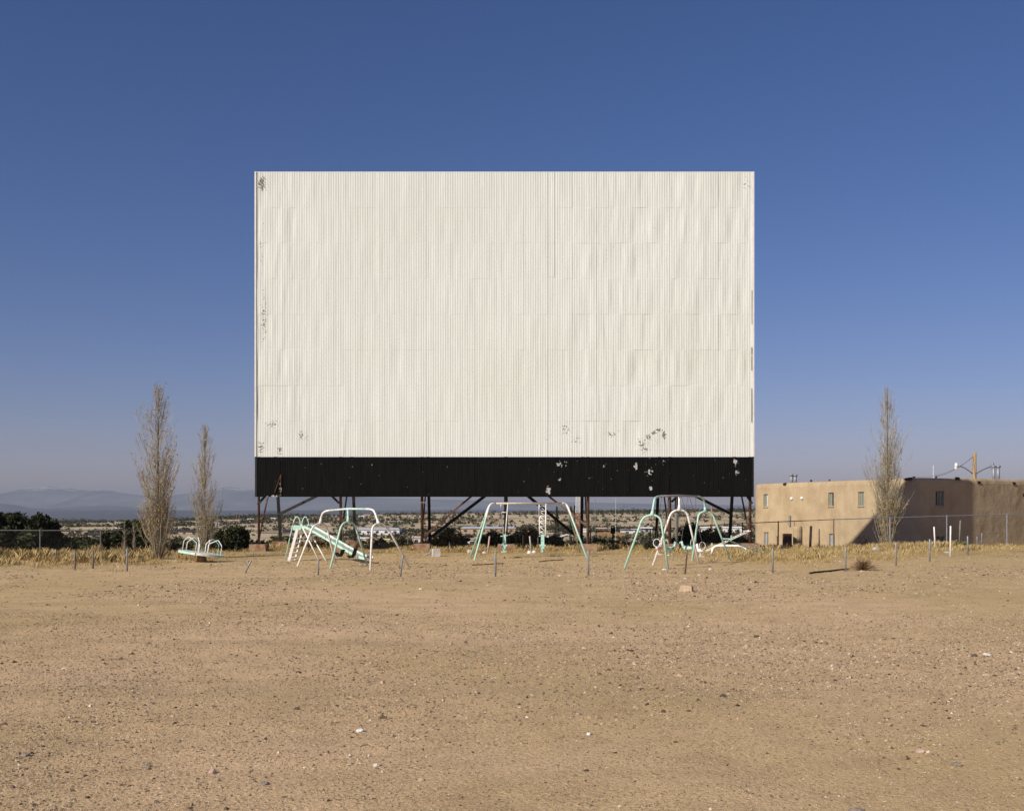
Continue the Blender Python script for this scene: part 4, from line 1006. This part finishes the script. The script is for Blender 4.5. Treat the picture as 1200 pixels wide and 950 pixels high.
# poplars
def poplar(label, px, d, ytop, wpx, dens, leaves, seed, lowdense, stems=1):
    random.seed(seed); r = random; b = on(px, d); H = EYE-(ytop-HY)/F*d-b.z; W = wpx/F*d/2*1.22
    root = thing('poplar_tree', label, 'tree', b, 'bare poplars around the lot')
    mb = MB(); npt = 9; tr = []
    for k in range(npt):
        t = k/(npt-1); tr.append(Vector((b.x+r.gauss(0, .02)*H*.12*(1-t), b.y+r.gauss(0,.02)*H*.12*(1-t), b.z-.1+t*H)))
    mb.tube(tr, [.075*(1-k/(npt-1))**1.1*H/7.5+.007 for k in range(npt)], 8)
    part('trunk', mb, M['bark'], root, True)
    br = MB(); tips = []
    def trunk_at(t): q = t*(npt-1); i = min(int(q), npt-2); return tr[i].lerp(tr[i+1], q-i)
    lob = [r.uniform(.55, 1.25) for _ in range(24)]
    def width(t, a=0.): # half-width of the crown at height fraction t
        return lob[int(t*7.99)*3+int((a/6.2832)*2.99)]*W*min(1., .55+t*2.2)*(1-max(0, (t-.62)/.38)**1.3*.82)
    nb = dens
    for i in range(nb):
        t0 = r.random()**1.25*.88+.02; p = trunk_at(t0); a = r.uniform(0, 6.28)
        L = H*r.uniform(.13, .32)*(1-.5*t0); wd = width(min(1, t0+.12), a)*r.uniform(.35, 1.05)
        top = p+Vector((math.cos(a)*wd, math.sin(a)*wd, L))
        if top.z > b.z+H: top.z = b.z+H-r.random()*.3
        m1 = p.lerp(top, .35)+Vector((math.cos(a), math.sin(a), 0))*wd*.22
        m2 = p.lerp(top, .7)+Vector((math.cos(a), math.sin(a), 0))*wd*.14
        rr = .015*(1-t0*.6)
        br.tube([p, m1, m2, top], [rr, rr*.75, rr*.5, .004], 4, cap=False)
        for k in range(lowdense if t0 < .35 else (6 if t0 < .6 else 4)):
            s = r.uniform(.15, 1); base = (p.lerp(m1, s/.35) if s < .35 else m1.lerp(m2, (s-.35)/.35) if s < .7 else m2.lerp(top, (s-.7)/.3))
            a2 = a+r.gauss(0, 1.2); l2 = r.uniform(.25, .65)*(1-.4*t0)*H/7.5; e = r.uniform(.18, .62)
            tip = base+Vector((math.cos(a2)*l2*e, math.sin(a2)*l2*e, l2))
            br.tube([base, base.lerp(tip, .5)+Vector((math.cos(a2), math.sin(a2), 0))*.02, tip], [.0065, .005, .0025], 3, cap=False)
            tips.append(tip); tips.append(base.lerp(tip, r.random()))
    for i in range(46 if stems else 0):
        a = r.uniform(0, 6.28); rad = W*r.uniform(.15, .8); hh = H*r.uniform(.10, .33)
        p0 = Vector((b.x+math.cos(a)*.08, b.y+math.sin(a)*.08, b.z)); p1 = Vector((b.x+math.cos(a)*rad*.6, b.y+math.sin(a)*rad*.6, b.z+hh*.35)); p2 = Vector((b.x+math.cos(a)*rad, b.y+math.sin(a)*rad, b.z+hh))
        br.tube([p0, p1, p2], [.016, .011, .003], 4, cap=False)
        for k in range(8):
            q = p0.lerp(p1, r.random()) if k < 4 else p1.lerp(p2, r.random()); a2 = r.uniform(0, 6.28); l2 = r.uniform(.15, .4)
            tip = q+Vector((math.cos(a2)*l2*.35, math.sin(a2)*l2*.35, l2)); br.tube([q, tip], [.007, .003], 3, cap=False); tips.append(tip)
    if px == 185:
        for k in range(5):
            a = r.uniform(-.5, .5); p = b+Vector((.06, 0, H*(.40+.03*k))); q = b+Vector((.62+.06*k, r.uniform(-.2, .2), H*(.52+.045*k)))
            br.tube([p, p.lerp(q, .5)+Vector((.08, 0, -.05)), q], [.016, .012, .004], 4, cap=False)
            for j in range(16):
                z_ = p.lerp(q, r.uniform(.4, 1)); tp_ = z_+Vector((r.uniform(-.12, .12), r.uniform(-.1, .1), r.uniform(.15, .35))); br.tube([z_, tp_], [.006, .003], 3, cap=False); tips.append(tp_)
                if j < 10: tips += [tp_+Vector((r.gauss(0, .05), 0, r.gauss(0, .05))) for _ in range(4)]
    l = b; o = mk('crown', [(q[0]-l.x, q[1]-l.y, q[2]-l.z) for q in br.v], br.f, M['twig'], root)
    T_ = np.array([tuple(t) for t in tips]); low = (T_[:, 2]-b.z)/H
    pr = np.where(low < .30, leaves[0], leaves[1]); sel = T_[rng.random(len(T_)) < pr]
    sel = np.repeat(sel, 2, 0)+rng.normal(0, .03, (len(sel)*2, 3))
    V, T2 = leafcloud(sel, .030); npmesh('leaves', V-np.array(b), T2, M['dryleaf'], root)
    return root
poplar('tallest bare poplar at left with a few brown leaves, beside the merry-go-round', 185, 47.5, 451, 46, 235, (.55, .22), 11, 12)
poplar('slimmer bare poplar right behind the merry-go-round', 240, 57, 497, 30, 175, (.3, .10), 23, 10)
poplar('bare poplar with tan leaves at its base in front of the tan building', 1040, 65, 452, 40, 260, (1., .16), 35, 14)
# thin dead weeds by the left fence
for px, yt, yb, lb in ((146,607,652,'thin tan dead sapling left of the upright dark shrub'),(157,613,652,'pale dead sapling in front of the upright dark shrub')):
    d = 50; b = on(px, d); H = EYE-(yt-HY)/F*d-b.z; mb = MB(); random.seed(px); mb.tube([b, b+Vector((0,0,H))], [.02, .004], 5)
    for i in range(90):
        t = random.uniform(.05, .95); a = random.uniform(0, 6.28); l2 = random.uniform(.15, .4)*(1-t*.5); p = b+Vector((0,0,H*t))
        mb.tube([p, p+Vector((math.cos(a)*l2*.4, math.sin(a)*l2*.4, l2))], [.007, .003], 3, cap=False)
    solo('dead_sapling', mb, M['twig'], b, lb, 'sapling', 'dead saplings by the left fence')

# dry grass
def grass():
    n_ = 1000000
    d = rng.uniform(36, 76, n_); x = rng.uniform(-.60, .60, n_)*d; px = CX+F*x/d
    edge = np.interp(px, [-200, 0, 80, 150, 200, 260, 340, 480, 560, 690, 800, 900, 960, 1000, 1060, 1130, 1200, 1400], [37, 37, 37, 37.5, 40, 45, 48.5, 48.5, 49.5, 50, 47, 41.5, 39.5, 40.5, 44, 49, 51.5, 53])
    nz = fbm(x*.5, d*.35, 4, 200); dens = np.clip((d-edge-nz*9)/7, 0, 1)**1.3
    clump = np.clip(.56+fbm(x*1.1, d*.8, 4, 230)*3.6, .03, 1)*np.clip(.7+fbm(x*.25, d*.3, 2, 233)*2.2, .25, 1)
    dens = dens*clump
    # thin tufts inside the playground
    tuft = np.where((fbm(x*.8, d*.8, 3, 260) > .14) & (d > edge-6), .25, 0.); dens = np.maximum(dens, tuft)
    dens *= np.where(px > 500, np.where(px < 900, .85, 1.0), np.where(px < 200, 1.5, 1.1))
    keep = rng.random(n_) < dens; x = x[keep]; d = d[keep]; px = px[keep]; edge = edge[keep]; cl_ = clump[keep]; n_ = len(x); dn_ = dens[keep]
    h = rng.uniform(.04, .25, n_)*(.55+.8*cl_)*(.45+.75*dn_)*np.where((px < 190), 1.0, np.where(px > 1040, 1.05, .95))*np.interp(d-edge, [-3, 7], [.5, 1.1])
    w = rng.uniform(.0025, .006, n_); a = rng.uniform(0, 6.28, n_); la = rng.normal(.5, 1.6, n_); ln = rng.uniform(.05, .7, n_)*h
    z = hzv(x, d)-.01; ux, uy = np.cos(a)*w, np.sin(a)*w; lx, ly = np.cos(la)*ln, np.sin(la)*ln
    V = np.stack([np.stack([x-ux, d-uy, z], -1), np.stack([x+ux, d+uy, z], -1),
                  np.stack([x+ux*.7+lx*.35, d+uy*.7+ly*.35, z+h*.6], -1), np.stack([x-ux*.4+lx, d-uy*.4+ly, z+h], -1)], 1).reshape(-1, 3)
    o = npmesh('dry_grass', V, np.arange(n_*4).reshape(-1, 4), M['grass']); o['kind'] = 'stuff'; o['label'] = 'dry yellow grass along the back of the lot'
grass()

# hillside scrub (far, uncountable)
def scrub():
    n_ = 26000; y = 95*np.exp(rng.random(n_)**.42*math.log(820/95)); x = rng.uniform(-.62, .62, n_)*y
    k = rng.random(n_) < np.clip(.5+fbm(x*.02, y*.02, 3, 300)*3, .08, 1); x = x[k]; y = y[k]; n_ = len(x)
    r = np.exp(rng.normal(math.log(.85), .4, n_))*np.interp(y, [95, 300, 800], [.5, .9, 1.25])
    m = 20; q = rng.normal(size=(n_, m, 3)); q /= np.linalg.norm(q, axis=2, keepdims=True); q *= rng.uniform(.6, 1, (n_, m, 1))
    c = np.stack([x, y, hzv(x, y)+r*.55], -1)[:, None]; pts = (c+q*r[:, None, None]*np.array([1, 1, .75])).reshape(-1, 3)
    V, T = leafcloud(pts, .40); 
    o = npmesh('hillside_scrub', V, T, M['scrub']); o['kind'] = 'stuff'; o['label'] = 'dark scrub dotting the tan hillside'
scrub()

# ------------------------------------------------------------------ far houses
hw = simple('house_white', (.78,.76,.72), None, 1, .8); ht = simple('house_tan', (.46,.34,.22), None, 1, .9); hr = simple('house_grey_roof', (.42,.44,.48), (.34,.36,.4), 1, .5); hdk = simple('house_dark', (.05,.045,.05), None, 1, .7); hp = simple('house_pink', (.62,.42,.32), None, 1, .9); ho = simple('house_orange_wall', (.36,.22,.10), (.28,.17,.08), .3, .9)
def settle(px, y1, d):
    dd = np.arange(240, 720, 4.); zz_ = terrain((px-CX)/F*dd, dd); yy_ = HY+(EYE-zz_)/dd*F
    k = np.where(yy_ <= y1)[0]; return float(dd[k[0]]) if len(k) else 700.
def house(px0, px1, y0, y1, d, wm, rm, label, gable=False, name='house', cat='house', overh=.3, roofh=.5):
    d = settle((px0+px1)/2, y1, d); overh = .35; roofh = (y1-y0)/F*d*.22
    x0 = (px0-CX)/F*d; x1 = (px1-CX)/F*d; zt = EYE-(y0-HY)/F*d; zb = min(EYE-(y1-HY)/F*d, hz((x0+x1)/2, d))-.6; w = x1-x0; dp = max(3.5, w*.6); cx = (x0+x1)/2
    root = thing(name, label, cat, (cx, d+dp/2, zb), 'houses and sheds on the far hillside')
    if gable:
        rh = min(w*.16, (zt-zb)*.6); mb = MB()
        mb.add([(x0,d,zb),(x1,d,zb),(x1,d,zt-rh),(cx,d,zt),(x0,d,zt-rh),(x0,d+dp,zb),(x1,d+dp,zb),(x1,d+dp,zt-rh),(cx,d+dp,zt),(x0,d+dp,zt-rh)], [(0,1,2,3,4),(9,8,7,6,5),(1,6,7,2),(0,4,9,5),(0,5,6,1)])
        part('wall', mb, wm, root)
        mb = MB(); o_ = overh
        for sx in (-1, 1):
            e = Vector((cx+sx*(w/2+o_), d-o_, zt-rh-o_*rh/(w/2)+.06)); r_ = Vector((cx, d-o_, zt+.06)); Y2 = Vector((0, dp+2*o_, 0)); up = Vector((0,0,.28))
            vs = [e, r_, r_+Y2, e+Y2, e+up, r_+up, r_+Y2+up, e+Y2+up]; mb.add(vs, [(3,2,1,0),(4,5,6,7),(0,1,5,4),(1,2,6,5),(2,3,7,6),(3,0,4,7)])
        part('roof', mb, rm, root)
    else:
        mb = MB(); mb.box((cx, d+dp/2, (zb+zt-roofh)/2), (w, dp, zt-roofh-zb)); part('wall', mb, wm, root)
        mb = MB(); mb.box((cx, d+dp/2, zt-roofh/2+.01), (w+2*overh, dp+2*overh, roofh), taper=.9); part('roof', mb, rm, root)
    n_ = max(1, int(w/3.2)); H = zt-zb
    for i in range(n_):
        if w < 2: break
        q = x0+(i+.5)*w/n_; zc = zt-roofh-.9 if not gable else zt-rh-1.0
        mb = MB(); mb.box((q, d-.03, zc), (min(1.1, w/n_*.4), .1, .8)); part('window', mb, hdk, root)
    return root
HS = [
 (654.5,675.5,626.8,637,95,ht,hw,'small gabled hut with bright white roof edge under the screen',True),
 (416,468,618.5,627,170,hw,hr,'long grey-roofed mobile home behind the left swing frame right arch',False),
 (540,604,617.2,625,175,ht,hr,'long low shed with pale blue-grey roof left of the central screen leg',False),
 (700,718,618,623,160,ht,hp,'tan flat house just left of the black box on a pole',False),
 (728,742,620,625,190,hw,hr,'pale trailer right of the black box on a pole',False),
 (741,751,619.5,624,200,hw,hw,'white trailer near the left leg of the right frame',False),
 (752,764,617.5,623.5,185,hr,hw,'pale house with bright white roof left of the mint arch',False),
 (823,837,617,624,170,hw,hw,'white low house right of the tall dark bush under the screen',False),
 (849,870,616.8,624,170,hw,hw,'white trailer home behind the right screen brace',False),
 (66,80,623,628,300,hp,ht,'pale square shed on the plain right of the big juniper',False),
 (104,118,624.5,628,300,hdk,hdk,'dark low shed on the plain left of the second fence post',False),
 (136,147,618,623,330,hp,hw,'pinkish roofed house left of the dead sapling',False),
 (200,232,621.5,625.5,330,hp,hdk,'long dark-roofed low house between the two left poplars',False),
 (252,256.5,612,616,380,hw,hw,'tiny bright white house right of the slim poplar',False),
 (267,281,609,613.5,520,ht,hp,'pinkish flat house on the ridge right of the slim poplar',False),
 (282,290,609,612.5,500,hdk,hdk,'dark-roofed house on the ridge beside the pinkish flat house',False),
 (290,297,607.5,610,560,hw,hw,'white flat house on the ridge left of the leftmost screen leg',False),
 (318,324,606.5,609,540,hw,hw,'small white house on the ridge behind the left screen braces',False),
 (331,343,620,625,230,hdk,hdk,'dark shed behind the slide ladder',False),
 (421,427,604,607.5,560,hw,hw,'small white hilltop house under the left swing bar',False),
 (426,434,602.5,606,560,ht,hp,'pale tan hilltop house under the left swing bar',False),
 (455,463,610.5,613,430,hw,hw,'small whitish house right of the left frame top curve',False),
 (420,432,629.5,636,100,hw,hw,'white junk trailer behind the bush, left of the white arch leg',False),
 (450.5,456,631,637.5,98,simple('yellow_box',(.70,.62,.30)),simple('yellow_lid',(.66,.58,.28)),'small yellow hut behind the left frame right arch',False),
 (483.5,492.5,628,638,92,hw,hp,'white shed behind the third screen leg',False),
 (548,556,631,637,92,hw,ht,'small white shed left of the mint legs of the middle frame',False),
 (641,655,624,630,150,hw,ht,'pale house just left of the white-edged hut',False),
 (684,690,619,624,165,hw,hw,'small white shed behind the fifth screen leg',False),
 (500,512,615,619,260,hp,ht,'pinkish house behind the rear leg right of the third screen leg',False),
 (1,11,607.5,610,700,hp,hp,'pale hut on the plain at the far left edge',False)]
for h in HS: house(*h, roofh=.5 if h[4] > 120 else .2, overh=.3 if h[4] > 120 else .08)
# orange bank wall
mb = MB(); dw = settle(716, 630, 300); a = P(700,623.5,dw); b = P(733,624.5,dw); mb.box(((a.x+b.x)/2, dw+.4, a.z-1.4), (b.x-a.x, .6, 2.8)); solo('retaining_wall', mb, ho, ((a.x+b.x)/2, dw+.4, a.z-2.8), 'low orange-brown earth wall behind the black box on a pole', 'wall')
# radio towers and poles in the distance
def lattice(px, ytop, ybase, d, w, label, cols):
    b = P(px, ybase, d); b.z = hz(b.x, d)-.5; zt = EYE-(ytop-HY)/F*d; root = thing('radio_tower', label, 'radio tower', b)
    n_ = len(cols); 
    for s in range(n_):
        z0 = b.z+(zt-b.z)*s/n_; z1 = b.z+(zt-b.z)*(s+1)/n_; mb = MB(); ww0 = w*(1-.5*s/n_); ww1 = w*(1-.5*(s+1)/n_)
        for i in range(4):
            c0 = ((-1,-1),(1,-1),(1,1),(-1,1))[i]; c1 = ((-1,-1),(1,-1),(1,1),(-1,1))[(i+1) % 4]
            mb.beam((b.x+c0[0]*ww0/2, d+c0[1]*ww0/2, z0), (b.x+c0[0]*ww1/2, d+c0[1]*ww1/2, z1), .10)
            m = 3
            for k in range(m):
                za = z0+(z1-z0)*k/m; zb_ = z0+(z1-z0)*(k+1)/m; mb.beam((b.x+c0[0]*ww0/2, d+c0[1]*ww0/2, za), (b.x+c1[0]*ww0/2, d+c1[1]*ww0/2, zb_), .06); mb.beam((b.x+c0[0]*ww0/2, d+c0[1]*ww0/2, za), (b.x+c1[0]*ww0/2, d+c1[1]*ww0/2, za), .06)
        part('lattice_section', mb, cols[s], root)
red = simple('tower_red', (.45,.16,.10), None, 1, .7)
lattice(677, 578, 622, 260, 1.5, 'red and white lattice radio tower beside the right mint legs', [red]*8+[hw]*3)
def mast(px, ytop, d, r, label, mat, arm=False, name='utility_pole', cat='utility pole'):
    b = P(px, 610, d); b.z = hz(b.x, d)-.3; t = P(px, ytop, d); root = thing(name, label, cat, b, 'poles on the far hillside')
    mb = MB(); mb.tube([b, t], [r, r*.8], 7); part('pole', mb, mat, root)
    if arm: mb = MB(); mb.beam((t.x-1, d, t.z-.5), (t.x+1, d, t.z-.5), .12); part('cross_arm', mb, mat, root)
mast(833.8, 593, 110, .11, 'brown wooden pole right of the tall dark bush under the screen', M['wood'])
mast(721.5, 583, 300, .045, 'thin pale mast on the ridge above the black box', hw, name='radio_mast', cat='mast')
mast(697.5, 585, 320, .09, 'faint thin mast on the ridge right of the fifth screen leg', M['greywood'], name='radio_mast', cat='mast')
mast(776, 584, 320, .08, 'faint thin mast on the ridge left of the white arch', M['greywood'], name='radio_mast', cat='mast')
mast(277.5, 600, 450, .13, 'thin pole on the ridge above the pinkish flat house', M['greywood'])
mast(280.5, 601.5, 470, .12, 'shorter thin pole right beside the thin ridge pole', M['greywood'])
def farpine(px, ytop, wpx, d, label):
    b = P(px, 610, d); b.z = hz(b.x, d); w = wpx/F*d/2; zt = EYE-(ytop-HY)/F*d; H = zt-b.z; root = thing('pine_tree', label, 'tree', b, 'dark trees on the ridge')
    n_ = 700; t = rng.random(n_)**.8; a = rng.uniform(0, 6.28, n_); r = w*(1.05-t)*rng.uniform(.4, 1, n_)*1.1
    V, T = leafcloud(np.stack([r*np.cos(a), r*np.sin(a), t*H+.2], -1), .26); npmesh('crown', V, T, M['scrub'], root)
    mb = MB(); mb.tube([b, b+Vector((0,0,H*.9))], [.2,.05], 6); part('trunk', mb, M['bark'], root)
farpine(652.5, 594.5, 10, 330, 'rounded hazy tree on the ridge right of the glider swings')
farpine(669, 594, 4.5, 320, 'narrow dark conifer on the ridge left of the radio tower')
farpine(673.5, 593.5, 4.5, 318, 'dark conifer on the ridge touching the radio tower')

# ------------------------------------------------------------------ haze
HAZE = True
if HAZE:
    mb = MB(); mb.box((0, 7800, 100), (30000, 16400, 400)); 
    o = mk('haze', mb.v, mb.f, bpy.data.materials.new('haze_air')); o['kind'] = 'stuff'
    m = o.data.materials[0]; m.use_nodes = True; nt = m.node_tree; nt.nodes.clear(); out = nt.nodes.new('ShaderNodeOutputMaterial'); pv = nt.nodes.new('ShaderNodeVolumePrincipled')
    pv.inputs['Color'].default_value = (.49, .545, .66, 1); pv.inputs['Density'].default_value = .95e-4; pv.inputs['Anisotropy'].default_value = 0.
    nt.links.new(pv.outputs[0], out.inputs['Volume'])

# ------------------------------------------------------------------ light, sky, camera
tv = Vector((1.07, 1.0, -.895)); EL = math.atan2(.895, math.hypot(1.07, 1.0)); AZ = math.atan2(-1.07, -1.0)
sun = bpy.data.lights.new('sun', 'SUN'); sun.energy = 4.3; sun.angle = math.radians(.53); sun.color = (1., .955, .87)
so = bpy.data.objects.new('sun', sun); so.rotation_euler = tv.to_track_quat('-Z', 'Y').to_euler(); COL.objects.link(so)
w = bpy.data.worlds.new('World'); S.world = w; w.use_nodes = True; nt = w.node_tree; bg = nt.nodes['Background']
sk = nt.nodes.new('ShaderNodeTexSky'); sk.sky_type = 'NISHITA'; sk.sun_disc = False; sk.sun_elevation = EL; sk.sun_rotation = AZ % (2*math.pi)
sk.altitude = 1000; sk.air_density = 1.; sk.dust_density = .9; sk.ozone_density = 4
hs = nt.nodes.new('ShaderNodeHueSaturation'); hs.inputs['Saturation'].default_value = 1.2; nt.links.new(sk.outputs[0], hs.inputs['Color'])
tn = nt.nodes.new('ShaderNodeMix'); tn.data_type = 'RGBA'; tn.blend_type = 'MULTIPLY'; tn.inputs[0].default_value = 1; tn.inputs[7].default_value = (1.37, .985, 1.13, 1)
nt.links.new(hs.outputs[0], tn.inputs[6]); nt.links.new(tn.outputs[2], bg.inputs[0]); bg.inputs[1].default_value = .058
cam = bpy.data.cameras.new('camera'); cam.sensor_width = 36; cam.lens = F/1200*36; cam.shift_y = (HY-475)/1200; cam.clip_start = .1; cam.clip_end = 60000
co = bpy.data.objects.new('camera', cam); co.location = (0, 0, EYE); co.rotation_euler = (math.pi/2, 0, 0); COL.objects.link(co); S.camera = co
S.render.engine = 'CYCLES'; S.cycles.volume_bounces = 0; S.cycles.max_bounces = 6; S.cycles.transparent_max_bounces = 8
S.view_settings.view_transform = 'Standard'; S.view_settings.look = 'None'; S.view_settings.exposure = .2; S.view_settings.gamma = 1
